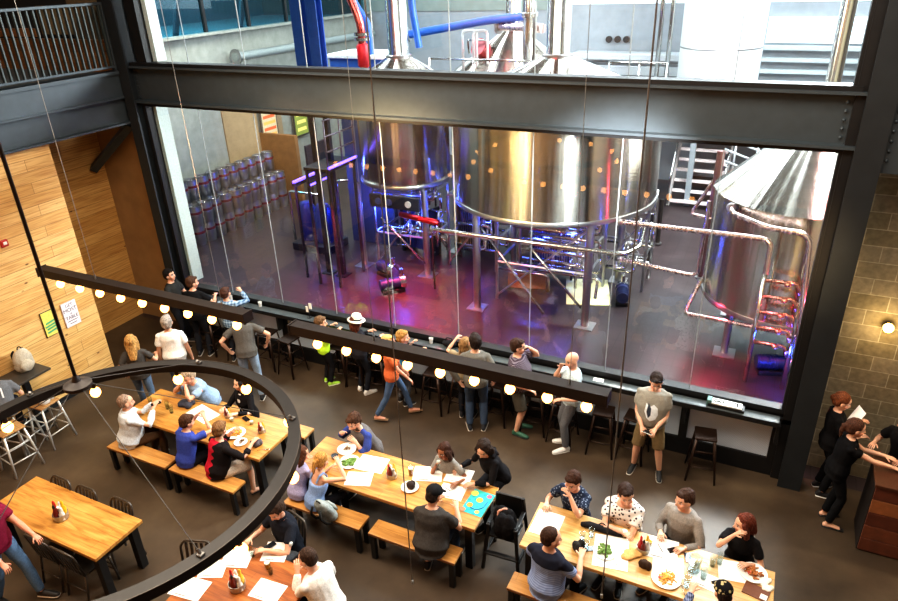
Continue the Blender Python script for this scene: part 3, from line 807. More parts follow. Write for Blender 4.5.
def shell_lathe(bm, prof, seg=200, amp=.0045, sd=1., rel=False):
    lathe(bm, prof, seg=seg)
    for v in bm.verts:
        r = math.hypot(v.co.x, v.co.y)
        if r < .05: continue
        a = math.atan2(v.co.y, v.co.x)
        w = noise.noise(V((math.cos(a)*5*sd, math.sin(a)*5*sd, sd))) + .45*noise.noise(V((math.cos(a)*17, math.sin(a)*17, sd+4)))
        k = 1+amp*w if rel else (r + amp*w)/r; v.co.x *= k; v.co.y *= k

def tank(name, label, x, y, R, zb, zw, za, rp, ztop, legs, group='brewing vessels behind the glass', sd=1., legr=.085):
    t = thing(name, label, 'tank', (x, y, 0), 0, None)
    bm = B(); shell_lathe(bm, [(R*.98, zb), (R, zb+.03), (R, zw)], sd=sd); obj('shell', bm, M_VESSEL, t, 'auto')
    bm = B(); lathe(bm, [(0, zb-.25), (R*.5, zb-.18), (R*.99, zb)], seg=64); obj('underside', bm, M_INOX_D, t, 'auto')
    bm = B(); lathe(bm, [(R+.02, zb-.02), (R+.035, zb+.02), (R+.02, zb+.07), (R-.01, zb+.07)], seg=96); obj('base_ring', bm, M_INOX_D, t, 'auto')
    bm = B(); shell_lathe(bm, [(R+.03, zw-.03), (R+.03, zw), (rp*1.15, za)], 120, .014, sd+2, True); obj('cone_roof', bm, M_VESSEL, t, 'auto')
    if ztop:
        bm = B(); lathe(bm, [(rp*1.15, za-.02), (rp, za+.06), (rp, ztop)], seg=40); obj('flue', bm, M_INOX, t, 'auto')
        bm = B(); lathe(bm, [(rp*1.3, za-.02), (rp*1.3, za+.03), (rp, za+.05)], seg=40); obj('flue_collar', bm, M_INOX_D, t, 'auto')
    for lx, ly in legs:
        bm = B(); lathe(bm, [(legr, .02), (legr, zb-.02)], (lx-x, ly-y, 0), 20); l = obj('leg', bm, M_INOX_D, t, 'auto')
        obj('base_plate', bx((lx-x-.2, ly-y-.2, 0), (lx-x+.2, ly-y+.2, .025), .004), M_INOX_D, l)
    return t

t1 = tank('lauter_tun', 'largest steel brewing vessel, wide round drum on tall legs behind the glass', -4.4, 14.05, 2.2, 2.42, 4.5, 5.3, .24, 9.5,
          [(-5.64, 12.6), (-3.16, 12.65), (-3.05, 15.2), (-5.75, 15.2)], sd=1.3)
t2 = tank('brew_kettle', 'narrower steel vessel with copper glow beside the largest drum', -8.45, 14.6, 1.12, 2.25, 4.6, 5.15, .24, 9.5,
          [(-7.53, 13.79), (-9.39, 13.75), (-7.5, 15.5), (-9.4, 15.5)], sd=2.1)
t3 = tank('fermentation_tank', 'pale steel tank with a pleated cone roof beside the dark column', .6, 13.45, 1.6, 1.08, 3.15, 4.5, .12, 9.5,
          [(-.35, 12.6), (1.5, 12.5), (1.5, 14.4), (-.4, 14.4)], sd=3.3, legr=.07)
t4 = tank('conical_tank', 'smaller cone-topped steel vessel seen above the beam, between the flues', -7.0, 18.3, 1.75, 2.4, 4.3, 5.45, .2, 7.2,
          [(-8, 17.3), (-6, 17.3), (-6, 19.3), (-8, 19.3)], sd=4.4)
# manway and handle on the small cone
bm = B(); rod(bm, (-.55, -.75, 4.95), (-.62, -.95, 5.08), .24, 20); mw = obj('manway', bm, plain('7A2430', .4, .4), t4, 'auto')
bm = B(); path(bm, [(-.9, -.9, 4.9), (-.9, -1.0, 5.25), (-.35, -1.0, 5.25), (-.35, -.95, 5.0)], .025); obj('handle', bm, M_INOX, mw, True)
# tall pale silo on the deck
t = thing('silo', 'tall pale cylindrical silo rising at the brewery back, seen above the beam', 'tank', (-2.1, 22.6, 3.2))
bm = B(); shell_lathe(bm, [(1.12, 0), (1.15, .05), (1.15, 6.2)], 96, .002, 5.); obj('shell', bm, plain('F0F3F5', .4, .25, .02, 2), t, 'auto')
bm = B()
for z in (1.4, 2.75, 4.1): lathe(bm, [(1.155, z), (1.162, z+.02), (1.155, z+.04)], seg=96)
obj('weld_seam', bm, M_INOX_D, t, True)
bm = B(); lathe(bm, [(0, .0), (1.12, 0)], seg=48); obj('underside', bm, M_INOX_D, t)
for k, (dx, lb) in enumerate(((-1.75, 'thin upright pipe beside the pale silo, farther from it'), (-1.45, 'thin upright pipe close against the pale silo'))):
    bm = B(); rod(bm, (0, 0, 3.2), (0, 0, 9.4), .07, 14); bmesh.ops.create_circle(bm, cap_ends=True, segments=16, radius=.13, matrix=Matrix.Translation((0, 0, 3.21)))
    o = obj('riser_pipe', bm, M_INOX, None, True); o.location = (-2.1+dx, 22.4, 0); tag(o, lb, 'pipe')
t = thing('upper_deck', 'steel deck carrying the pale silo at the brewery back', 'platform', (-1.5, 23, 0))
obj('deck', bx((-3.6, -1.6, 3.08), (6.0, 1.9, 3.2)), plain('7E8589', .6, .4), t)
for px_ in (-3.4, -.9, 2.2, 5.5): obj('post', bx((px_-.08, -1.5, 0), (px_+.08, -1.34, 3.08)), plain('8E9598', .6, .4), t)
for z in (3.75, 4.25):
    bm = B(); rod(bm, (-3.6, -1.55, z), (-1.9, -1.55, z), .035, 10); obj('handrail', bm, M_INOX, t, True)
for px_ in (-3.6, -2.7, -1.9):
    bm = B(); rod(bm, (px_, -1.55, 3.2), (px_, -1.55, 4.27), .03, 8); obj('rail_post', bm, M_INOX, t, True)
# stairs to the deck
t = thing('staircase', 'open steel staircase with pinkish treads rising behind the largest drum', 'stairs', (-2.15, 21.3, 0))
for i in range(9):
    obj('tread', bx((-.74, i*.24, .14+i*.27), (.74, i*.24+.2, .20+i*.27), .008), plain('D6C8C6', .5, .2), t)
for s_ in (-.77, .77):
    bm = B(); rod(bm, (s_, -.1, .05), (s_, 2.1, 2.6), .05, 6); obj('stringer', bm, plain('8A8482', .5, .3), t)
    bm = B(); path(bm, [(s_, -.1, .1), (s_, -.1, 1.0), (s_, 2.1, 3.5)], .03); obj('handrail', bm, M_INOX, t, True)
t = thing('stair_flight', 'side flight with slanting handrails, above the pleated cone roof', 'stairs', (-1.5, 21.4, 0))
for k in range(4):
    bm = B(); rod(bm, (0, 0, 2.55-k*.33), (3.6, 0, 1.35-k*.33), .035 if k else .05, 8); obj('handrail', bm, plain('C9CDCE', .4, .6), t, True)
for k in range(6):
    bm = B(); rod(bm, (.3+k*.6, 0, .6-k*.1), (.3+k*.6, 0, 2.45-k*.2), .03, 8); obj('rail_post', bm, plain('C9CDCE', .4, .6), t, True)
obj('stringer', bx((0, -.02, .25), (3.6, .02, .5), rot=Matrix.Rotation(.32, 3, 'Y')), plain('8A8F92', .5, .5), t)

# process piping: every run is its own thing
def pipe(label, pts, r=.04, mat=None, flange=True):
    o = V(pts[0]); bm = B(); path(bm, [V(p)-o for p in pts], r, 10)
    q = obj('process_pipe', bm, mat or M_INOX, None, 'auto'); q.location = o; tag(q, label, 'pipe')
    if flange:
        bm = B(); d = (V(pts[1])-o).normalized(); rod(bm, d*.02, d*.06, r*1.8, 14); obj('flange', bm, M_INOX_D, q, 'auto')
    return q
pipe('long level pipe crossing in front of the largest drum, below its rim', [(-6.6, 12.3, 1.88), (-2.4, 12.3, 1.9), (-2.2, 12.8, 1.9), (-2.2, 13.2, 2.3)], .045)
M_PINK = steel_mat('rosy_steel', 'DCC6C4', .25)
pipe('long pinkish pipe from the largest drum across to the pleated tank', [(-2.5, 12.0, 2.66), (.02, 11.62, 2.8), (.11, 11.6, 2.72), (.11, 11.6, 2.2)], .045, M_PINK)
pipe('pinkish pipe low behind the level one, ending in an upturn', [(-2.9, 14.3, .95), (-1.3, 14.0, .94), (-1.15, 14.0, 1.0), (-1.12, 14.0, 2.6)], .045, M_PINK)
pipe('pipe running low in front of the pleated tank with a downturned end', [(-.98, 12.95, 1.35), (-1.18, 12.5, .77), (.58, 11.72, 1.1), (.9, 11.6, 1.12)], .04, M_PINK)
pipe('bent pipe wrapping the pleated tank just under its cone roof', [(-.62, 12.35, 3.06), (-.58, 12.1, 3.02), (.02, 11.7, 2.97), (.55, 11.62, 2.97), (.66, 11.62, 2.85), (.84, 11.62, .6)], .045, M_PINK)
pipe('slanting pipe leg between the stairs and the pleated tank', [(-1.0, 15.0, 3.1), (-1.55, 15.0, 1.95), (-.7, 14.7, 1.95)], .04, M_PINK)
pipe('upright pipe close to the stairs, thicker than its neighbours', [(-1.15, 14.9, .5), (-1.1, 14.9, 3.4)], .08, plain('7C5A58', .4, .6))
for k, (x_, y_) in enumerate(((-2.58, 16.34), (-2.61, 17.88))):
    pipe(['slim dark post under the largest drum rim, nearest its rear leg', 'slim dark post between the drum and the stairs'][k], [(x_, y_, .02), (x_, y_, 1.42-k*.12)], .06, plain('3A3634', .4, .7))
path_pts = [(-15.5, 16.8, 4.74), (-15.5, 24.8, 4.7)]
pipe('long grey duct running along the concrete wall above the kegs', path_pts, .13, plain('8E9896', .5, .3))
# pipework on the end of the pleated tank: manifold with red lamp light put into its steel colour
t = thing('valve_manifold', 'stack of short red-lit pipes and valves on the pleated tank', 'manifold', (.42, 11.66, 0))
for k in range(5):
    z = .85+k*.3
    bm = B(); path(bm, [(-.3, .0, z), (.22, 0, z+.02), (.25, 0, z-.18)], .035, 8); p_ = obj('pipe', bm, steel_mat('steel_red_light_tint', 'D8988C', .25), t, True)
    bm = B(); ball(bm, (.05, -.03, z), (.06, .06, .05), None, 10, 8); obj('valve', bm, steel_mat('steel_red_light_tint', 'D8988C', .25), p_, True)
for xx in (-.32, .3):
    bm = B(); rod(bm, (xx, 0, .02), (xx, 0, 2.3), .04, 10); obj('standpipe', bm, M_INOX, t, True)
def pump(label, x, y, rz=0.):
    t = thing('pump', label, 'pump', (x, y, 0), rz)
    bm = B(); rod(bm, (-.28, 0, .22), (.2, 0, .22), .13, 18); 
    for k in range(6): rod(bm, (-.24+k*.06, 0, .22), (-.22+k*.06, 0, .22), .145, 18)
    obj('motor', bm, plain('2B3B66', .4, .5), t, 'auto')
    bm = B(); rod(bm, (.2, 0, .22), (.34, 0, .22), .17, 20); rod(bm, (.27, 0, .3), (.27, 0, .55), .05, 12); obj('volute', bm, M_INOX, t, 'auto')
    obj('foot', bx((-.25, -.14, 0), (.3, .14, .09), .01), M_BLACK, t)
pump('blue-lit pump on the floor in front of the pleated tank', .5, 12.2, .3)
pump('dark pump on the floor under the level pipe, by the kettle legs', -7.9, 12.6, .8)
pump('small dark pump beneath the largest drum, near its rear leg', -2.7, 14.1, 1.8)
pump('dark pump under the brew kettle between its front legs', -8.5, 13.4, -.3)

# pipe rack under the drums: a frame with many short runs, lit blue
def rack(label, x, y, w, d, h, n, sd, rz=0.):
    rnd = random.Random(sd)
    t = thing('pipe_rack', label, 'pipe rack', (x, y, 0), rz)
    bm = B()
    for a in (0, w):
        for b_ in (0, d): rod(bm, (a, b_, 0), (a, b_, h), .035, 6)
    for z in (h*.45, h):
        for q in ((0, 0, w, 0), (0, d, w, d), (0, 0, 0, d), (w, 0, w, d)): rod(bm, (q[0], q[1], z), (q[2], q[3], z), .03, 6)
    rod(bm, (0, 0, .1), (w, 0, h*.95), .022, 6); rod(bm, (w, d, .1), (0, d, h*.95), .022, 6)
    obj('frame', bm, M_INOX_D, t)
    for k in range(n):
        z = rnd.uniform(.35, h-.1); y_ = rnd.uniform(.05, d); x0 = rnd.uniform(0, w*.4); x1 = rnd.uniform(w*.5, w*1.1)
        pts = [(x0, y_, z), (x1, y_, z), (x1, y_+rnd.uniform(-.2, .2), z+rnd.choice((-.4, .4, .55)))]
        bm = B(); path(bm, pts, rnd.choice((.025, .035, .045)), 8); p_ = obj('pipe', bm, M_INOX, t, True)
        if k % 3 == 0:
            bm = B(); ball(bm, ((x0+x1)/2, y_, z), (.07, .05, .07), None, 10, 8); rod(bm, ((x0+x1)/2, y_, z), ((x0+x1)/2, y_, z+.16), .015, 6); obj('valve', bm, M_INOX_D, p_, True)
    return t
rack('tangled pipe rack under the front of the largest drum', -5.4, 13.2, 2.1, 1.5, 2.1, 30, 3)
rack('pipe rack lit blue under the brew kettle', -9.1, 14.0, 1.5, 1.2, 2.0, 24, 5)
rack('pipe rack in the gap between kettle and largest drum', -7.3, 14.6, 1.3, 1.2, 1.9, 20, 8)
rack('pipe rack at the far side of the largest drum, by the stairs', -3.6, 14.8, 1.2, .9, 2.0, 16, 11)
for k, (a, b_, lb) in enumerate((((-5.6, 12.65, 2.0), (-4.0, 12.4, .25), 'slim diagonal brace below the largest drum, sloping down toward its middle'), ((-3.2, 12.7, .3), (-4.3, 12.4, 1.7), 'slim diagonal brace by the lit front leg of the largest drum'),
        ((-7.55, 13.7, .35), (-8.6, 13.5, 1.5), 'slim diagonal brace between the two front kettle legs'))):
    o = V(a); bm = B(); rod(bm, (0, 0, 0), V(b_)-o, .03, 8); q = obj('brace_rod', bm, M_INOX, None, True); q.location = o; tag(q, lb, 'brace')
t = thing('control_panel', 'dark panel with round gauges under the brew kettle rim', 'control panel', (-8.0, 13.3, 1.85))
obj('panel', bx((-.75, -.03, 0), (.6, .05, .32), .01), plain('2B3040', .5, .3), t)
for k, x_ in enumerate((-.5, -.2, .32)):
    bm = B(); rod(bm, (x_, -.06, .16), (x_, -.03, .16), .08, 18); obj('gauge', bm, plain('D6D2D0' if k == 2 else '3A4C8A', .4), t)
bm = B(); rod(bm, (-7.9, 13.25, 1.75), (-6.8, 13.1, 1.72), .07, 12); o = obj('header_pipe', bm, steel_mat('red_header', 'C03038', .3), None, True); tag(o, 'red header pipe under the brew kettle, beside the gauges', 'pipe')
bm = B(); rod(bm, (-7.0, 13.13, 0), (-7.0, 13.13, 1.68), .025, 8); obj('support', bm, M_STEEL_D, o)
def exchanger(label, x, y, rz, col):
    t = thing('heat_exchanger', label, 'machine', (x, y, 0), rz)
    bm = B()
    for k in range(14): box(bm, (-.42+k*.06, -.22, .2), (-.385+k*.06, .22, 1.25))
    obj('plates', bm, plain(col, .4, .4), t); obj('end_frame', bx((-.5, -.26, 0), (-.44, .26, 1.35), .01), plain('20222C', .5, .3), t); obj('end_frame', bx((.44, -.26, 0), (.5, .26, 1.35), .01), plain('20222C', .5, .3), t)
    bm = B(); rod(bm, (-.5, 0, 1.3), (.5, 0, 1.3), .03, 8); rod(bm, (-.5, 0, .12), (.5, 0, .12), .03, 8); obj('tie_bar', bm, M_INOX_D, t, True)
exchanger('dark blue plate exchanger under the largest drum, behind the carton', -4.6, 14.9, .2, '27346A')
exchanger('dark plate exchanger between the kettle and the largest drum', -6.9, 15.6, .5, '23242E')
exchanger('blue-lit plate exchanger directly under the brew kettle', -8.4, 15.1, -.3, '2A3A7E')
t = thing('cardboard_carton', 'brown carton on the brewery floor under the largest drum', 'box', (-5.0, 14.15, 0), .25)
obj('carton', bx((-.45, -.2, 0), (.45, .25, .38), .01), plain('9A7350', .8), t); obj('flap', bx((-.45, -.22, .38), (.45, -.02, .39), .002), plain('8A6442', .8), t)
o = obj('floor_mat', bx((-.5, -.7, 0), (.5, .7, .02), .004), plain('D6D49A', .7), None); o.location = (-3.55, 14.3, .0); o.rotation_euler = (0, 0, .3); tag(o, 'pale yellow mat lying on the floor under the largest drum', 'mat')

# blue steel, cabinet and pipes seen through the upper window
M_BLUE = plain('2255A8', .45, .1, .08, 8)
for k, (x_, lb) in enumerate(((-9.98, 'blue steel post in the upper window, the outer of the pair'), (-9.56, 'blue steel post in the upper window, next to the red pipe'))):
    t = thing('blue_post', lb, 'post', (x_, 13.0, 0))
    bm = B(); w_ = .13
    box(bm, (-w_, -.12, 4.9), (w_, -.09, 9.4)); box(bm, (-w_, .09, 4.9), (w_, .12, 9.4)); box(bm, (-.015, -.09, 4.9), (.015, .09, 9.4)); obj('post', bm, M_BLUE, t)
    obj('stand', bx((-.06, -.06, .03), (.06, .06, 4.9), .01), plain('20232C', .5, .3), t)
    obj('base_plate', bx((-.15, -.15, 0), (.15, .15, .03)), plain('20232C', .5, .3), t)
t = thing('blue_cabinet', 'blue machine cabinet with white lid in the upper window', 'cabinet', (-9.9, 15.6, 0))
obj('body', bx((-.9, -.5, 4.0), (.75, .6, 5.0), .02), M_BLUE, t); obj('lid', bx((-.95, -.55, 5.0), (.8, .65, 5.1), .02), plain('D8E2EA', .5), t); obj('stand', bx((-.8, -.4, 0), (.65, .5, 4.0), .02), plain('2A3850', .6), t)
pipe('blue pipe bending down onto the blue cabinet', [(-10.2, 15.2, 7.4), (-10.0, 15.2, 6.3), (-9.6, 15.2, 5.8), (-9.6, 15.2, 5.1)], .1, M_BLUE)
pipe('long blue pipe sloping off behind the kettle flue', [(-9.2, 16.4, 5.45), (-7.2, 17.0, 5.75), (-6.0, 17.2, 5.85)], .1, M_BLUE)
pipe('second blue pipe rising beside the kettle flue', [(-8.7, 15.9, 7.4), (-8.75, 15.9, 6.2), (-8.6, 15.9, 5.2)], .09, M_BLUE)
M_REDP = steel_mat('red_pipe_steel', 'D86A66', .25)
pipe('red and silver jointed pipe between blue posts and kettle flue', [(-8.9, 13.0, 7.2), (-8.55, 13.0, 6.35), (-8.4, 13.0, 6.0), (-8.4, 13.0, 4.7)], .085, M_REDP)
t = thing('pipe_joint', 'red and silver valve body on the jointed pipe by the kettle flue', 'valve', (-8.4, 13.0, 5.45))
bm = B(); lathe(bm, [(.09, -.35), (.13, -.3), (.13, .1), (.09, .15)], seg=20); obj('valve_body', bm, plain('B02A36', .4, .4), t, 'auto')
bm = B(); lathe(bm, [(.16, .2), (.16, .26)], seg=20); lathe(bm, [(.16, .3), (.16, .36)], seg=20); obj('flange', bm, M_INOX, t, 'auto')
t = thing('upright_vent_pipe', 'pale upright pipe in front of the largest flue, with a flanged neck', 'pipe', (-5.9, 16.5, 0))
bm = B(); rod(bm, (0, 0, 2.6), (0, 0, 9.2), .16, 20); obj('tube', bm, M_INOX, t, True)
bm = B(); lathe(bm, [(.16, 5.85), (.21, 5.87), (.21, 5.95), (.16, 5.97)], seg=20); obj('flange', bm, M_INOX, t, 'auto')
obj('support', bx((-.2, -.2, 0), (.2, .2, 2.6), .02), M_INOX_D, t)
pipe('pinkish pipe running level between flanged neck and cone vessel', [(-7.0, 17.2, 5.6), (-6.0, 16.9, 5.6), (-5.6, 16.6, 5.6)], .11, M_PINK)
t = thing('gantry_rail', 'low steel guard rail in front of the small cone vessel', 'railing', (-7.6, 15.9, 0))
for z in (4.55, 4.95):
    bm = B(); rod(bm, (-.7, 0, z), (3.0, -.1, z), .03, 8); obj('rail', bm, M_INOX, t, True)
for x_ in (-.7, .5, 1.7, 3.0):
    bm = B(); rod(bm, (x_, -.05, 0), (x_, -.05, 4.97), .03, 8); obj('rail_post', bm, M_INOX, t, True)
t = thing('hoop_rail', 'white looped guard rail beside the small cone vessel', 'railing', (-7.9, 17.0, 0))
for x_ in (0, .3):
    bm = B(); path(bm, [(x_, 0, 4.4), (x_, 0, 5.5), (x_+.35, .1, 5.5), (x_+.35, .1, 4.4)], .035); obj('hoop', bm, plain('D6DADC', .4, .3), t, True)
obj('footing', bx((-.1, -.1, 0), (.8, .25, 4.4)), M_INOX_D, t)
# ducts and steel behind the big cone
t = thing('duct_bank', 'bank of grey ducts with round ports on the brewery back wall', 'duct', (-5.6, 24.4, 0))
obj('duct', bx((-1.6, -.3, 3.5), (3.0, .5, 3.8), .02), plain('B9BFC4', .4, .4), t); obj('duct', bx((-1.4, -.5, 4.0), (2.6, .3, 4.2), .02), plain('C4CACE', .4, .4), t)
for k in range(3):
    bm = B(); rod(bm, (-.4+k*.3, .5, 4.55), (-.4+k*.3, .58, 4.55), .11, 16); obj('port', bm, plain('1B1B1D', .6), t)
obj('duct_stand', bx((-1.5, -.2, 0), (2.8, .3, 3.5)), plain('7C8287', .6, .3), t)

# raised walkway with violet light strip at the far side, equipment skid
t = thing('walkway', 'narrow dark walkway edged with violet light beside the kettle', 'walkway', (-9.5, 12.9, 0))
obj('deck', bx((-.35, -.6, 2.88), (.35, .55, 2.97), .01), plain('23222A', .5, .3), t)
obj('light_strip', bx((.35, -.6, 2.97), (.39, .55, 3.02)), plain('8060FF', .5, 0, 0, 1, 0., '6A50FF', 3.5), t)
for x_ in (-.3, .3):
    for y_ in (-.55, .5):
        bm = B(); rod(bm, (x_, y_, 0), (x_, y_, 2.9), .04, 8); obj('post', bm, plain('2A2A34', .5, .3), t)
for z in (3.35, 3.7, 4.05):
    bm = B(); rod(bm, (.34, -.6, z), (.34, .55, z), .02, 8); obj('rail', bm, plain('5A5660', .4, .5), t, True)
for y_ in (-.58, 0, .53):
    bm = B(); rod(bm, (.34, y_, 2.97), (.34, y_, 4.07), .02, 8); obj('rail_post', bm, plain('5A5660', .4, .5), t, True)
t = thing('light_rack', 'dark rack topped by a violet light strip, between door and walkway', 'rack', (-10.35, 12.5, 0))
obj('light_strip', bx((-.03, 0, 2.48), (.03, 1.5, 2.53)), plain('8060FF', .5, 0, 0, 1, 0., '6A50FF', 3.5), t); obj('channel', bx((-.06, 0, 2.4), (.05, 1.5, 2.48)), M_STEEL_D, t)
for y_ in (.05, 1.4):
    bm = B(); rod(bm, (0, y_, 0), (0, y_, 2.4), .035, 8); obj('post', bm, plain('2A2A34', .5, .3), t)
t = thing('wall_screen', 'dark hanging screen panel lit violet along its foot', 'screen', (-13.2, 17.2, 0))
obj('panel', bx((-.04, -.5, 1.0), (.04, .7, 2.2), .01), plain('26242E', .4), t); obj('light_strip', bx((-.05, -.5, .94), (.05, .7, 1.0)), plain('8060FF', .5, 0, 0, 1, 0., '6A50FF', 3.5), t)
for y_ in (-.4, .6): obj('leg', bx((-.03, y_-.03, 0), (.03, y_+.03, .94)), M_STEEL_D, t)
t = thing('equipment_skid', 'blue-lit equipment skid with small tanks left of the kettle legs'.replace('left of', 'outside'), 'machine', (-11.3, 14.4, 0))
obj('base', bx((-.6, -.45, 0), (.65, .5, .22), .02), plain('26262E', .5, .3), t)
for x_ in (-.3, .25):
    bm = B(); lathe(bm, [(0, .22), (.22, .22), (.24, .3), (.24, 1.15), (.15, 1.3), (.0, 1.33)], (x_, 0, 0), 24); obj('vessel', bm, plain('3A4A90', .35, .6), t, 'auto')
bm = B(); path(bm, [(-.5, -.4, .3), (-.5, -.4, 1.7), (.5, -.4, 1.7), (.5, -.4, .6)], .035); obj('pipe', bm, M_INOX, t, True)
bm = B(); path(bm, [(.6, .3, .3), (.6, .3, 1.9), (1.0, .3, 1.95)], .035); obj('pipe', bm, M_INOX, t, True)

# door panel and posters by the kegs
struct('wall_panel', bx((-15.9, 16.2, 0), (-15.86, 17.75, 4.35)), plain('9A8462', .8, 0, .1, 4))
struct('wall_partition', bx((-15.9, 17.75, 0), (-14.4, 17.9, 2.2)), plain('8A6238', .7, 0, .15, 4))
d = struct('door_1', bx((-15.9, 17.9, 0), (-15.78, 18.9, 2.6)), plain('8F7C60', .6), None)
t = thing('framed_poster', 'tall poster in red and amber stripes by the keg stack', 'poster', (-15.75, 18.2, 1.7))
obj('frame', bx((-.03, -.42, -.05), (.0, .42, 1.25), .01), plain('5A5046', .5), t)
bm = B()
obj('print', bx((0, -.35, .02), (.01, .35, 1.18)), plain('D8C8A0', .6), t)
for k in range(5): obj('stripe', bx((.01, -.3, .12+k*.2), (.016, .3, .22+k*.2)), plain('C85A30' if k % 2 == 0 else 'E0A050', .6, 0, .1, 5, 0, 'C85A30' if k % 2 == 0 else 'E0A050', .4), t)  # stripes are given a faint glow of their own
t = thing('framed_poster', 'green and yellow poster beyond the red striped one', 'poster', (-15.75, 19.9, 1.7))
obj('frame', bx((-.03, -.42, -.05), (.0, .42, 1.25), .01), plain('3A3A36', .5), t)
obj('print', bx((0, -.35, .02), (.01, .35, 1.18)), plain('7E8A40', .6, 0, .1, 5, 0, '8A9A40', .3), t)  # print also glows faintly by itself
for k in range(4): obj('stripe', bx((.01, -.25, .15+k*.26), (.016, .25, .27+k*.26)), plain('E0D070', .6, 0, .1, 5, 0, 'E0D070', .4), t)  # yellow stripes with the same added glow

# kegs: each one a thing
keg = thing('beer_keg', 'steel keg with dark red band in the keg stack behind the glass', 'keg', (-14.75, 12.9, 0), 0, 'stacked kegs')
bm = B(); lathe(bm, [(.0, .03), (.17, .02), (.175, .0), (.185, .0), (.19, .06), (.2, .1), (.2, .26), (.206, .29), (.2, .32), (.2, .46), (.19, .5), (.188, .58), (.178, .58), (.172, .52), (.05, .52), (.0, .53)], seg=20)
obj('shell', bm, M_INOX_D, keg, 'auto')
bm = B(); lathe(bm, [(.2015, .35), (.2035, .36), (.2035, .41), (.2015, .42)], seg=20); obj('band', bm, plain('6A1F26', .5), keg, True)
bm = B(); lathe(bm, [(.0, .53), (.03, .53), (.03, .56), (0, .565)], seg=12); obj('spear', bm, M_INOX, keg, True)
blueband = plain('27305E', .5)
first = True
rk = random.Random(4)
for j in range(11):
    for (xr, zs) in ((-14.75, (0, .585)), (-15.2, (0, .585, 1.17))):
        for z in zs:
            loc = (xr+rk.uniform(-.015, .015), 12.9+j*.42+rk.uniform(-.012, .012)+(.0 if xr > -15 else .1), z)
            if first: keg.location = loc; first = False
            else: dup(keg, loc, rk.uniform(0, 6))
# ------------------------------------------------------------------ furniture
def table_mat(name, stops):
    m, nt, bs = new_mat(name); L = nt.links.new
    tc = nt.nodes.new('ShaderNodeTexCoord'); mp = nt.nodes.new('ShaderNodeMapping'); mp.inputs['Scale'].default_value = (1., 9., 1.); L(tc.outputs['Object'], mp.inputs['Vector'])
    n = node(nt, 'ShaderNodeTexNoise', Scale=2.2, Detail=6., Distortion=.7); L(mp.outputs[0], n.inputs['Vector'])
    r = ramp(nt, stops); L(n.outputs['Fac'], r.inputs['Fac'])
    br = node(nt, 'ShaderNodeTexBrick', Scale=1.); br.offset = .4; br.inputs['Brick Width'].default_value = 1.4; br.inputs['Row Height'].default_value = .135; br.inputs['Mortar Size'].default_value = .0015
    br.inputs['Color1'].default_value = (1, 1, 1, 1); br.inputs['Color2'].default_value = (.82, .78, .72, 1); br.inputs['Mortar'].default_value = (.5, .42, .35, 1); L(tc.outputs['Object'], br.inputs['Vector'])
    mx = nt.nodes.new('ShaderNodeMixRGB'); mx.blend_type = 'MULTIPLY'; mx.inputs['Fac'].default_value = 1.
    L(r.outputs['Color'], mx.inputs['Color1']); L(br.outputs['Color'], mx.inputs['Color2'])
    mk = nt.nodes.new('ShaderNodeMapping'); mk.inputs['Scale'].default_value = (1.3, 5., 1.); L(tc.outputs['Object'], mk.inputs['Vector'])
    vo = node(nt, 'ShaderNodeTexVoronoi', Scale=1.); L(mk.outputs[0], vo.inputs['Vector'])
    rk = ramp(nt, [(0, '3A200E'), (.04, '6A4420'), (.08, 'FFFFFF')]); L(vo.outputs['Distance'], rk.inputs['Fac'])
    m2 = nt.nodes.new('ShaderNodeMixRGB'); m2.blend_type = 'MULTIPLY'; m2.inputs['Fac'].default_value = .8
    L(mx.outputs['Color'], m2.inputs['Color1']); L(rk.outputs['Color'], m2.inputs['Color2']); L(m2.outputs['Color'], bs.inputs['Base Color'])
    bs.inputs['Roughness'].default_value = .32
    return m
M_TAB = table_mat('honey_tabletop', [(.3, 'A06A2E'), (.5, 'C08A44'), (.7, 'CF9F58')])
M_TABP = table_mat('pale_tabletop', [(.3, 'B98C50'), (.5, 'CDA264'), (.7, 'DDB77C')])
M_TABD = table_mat('amber_tabletop', [(.3, '7A3F14'), (.5, '9A5420'), (.7, 'B06830')])
M_BENCH = table_mat('bench_top', [(.3, 'A8743C'), (.5, 'C08C4C'), (.7, 'CE9C5C')])

def dining_table(label, x0, x1, y0, y1, mat, z=.76):
    cx, cy = (x0+x1)/2, (y0+y1)/2; w, d = (x1-x0)/2, (y1-y0)/2
    t = thing('dining_table', label, 'table', (cx, cy, 0))
    obj('tabletop', bx((-w, -d, z-.05), (w, d, z), .005), mat, t)
    obj('apron', bx((-w+.1, -d+.1, z-.11), (w-.1, d-.1, z-.05)), M_BLACK, t)
    for sx in (-1, 1):
        for sy in (-1, 1): obj('leg', bx((sx*(w-.11)-.05, sy*(d-.1)-.05, 0), (sx*(w-.11)+.05, sy*(d-.1)+.05, z-.05), .006), M_BLACK, t)
    return t
dining_table('long honey wood table crowded with plates, nearest the pine wall', -8.78, -6.0, 5.64, 6.44, M_TAB)
dining_table('long honey wood table with drawings and a turquoise placemat on it', -5.41, -2.63, 5.66, 6.48, M_TAB)
dining_table('pale wood table with water pitcher and scattered papers', -2.04, .73, 5.66, 6.45, M_TABP)
dining_table('bare wooden table with only a condiment caddy on it', -8.68, -6.6, 3.38, 4.09, M_TAB)
dining_table('dark amber wood table with blank menus under the round light ring', -5.35, -4.0, 3.2, 4.32, M_TABD)

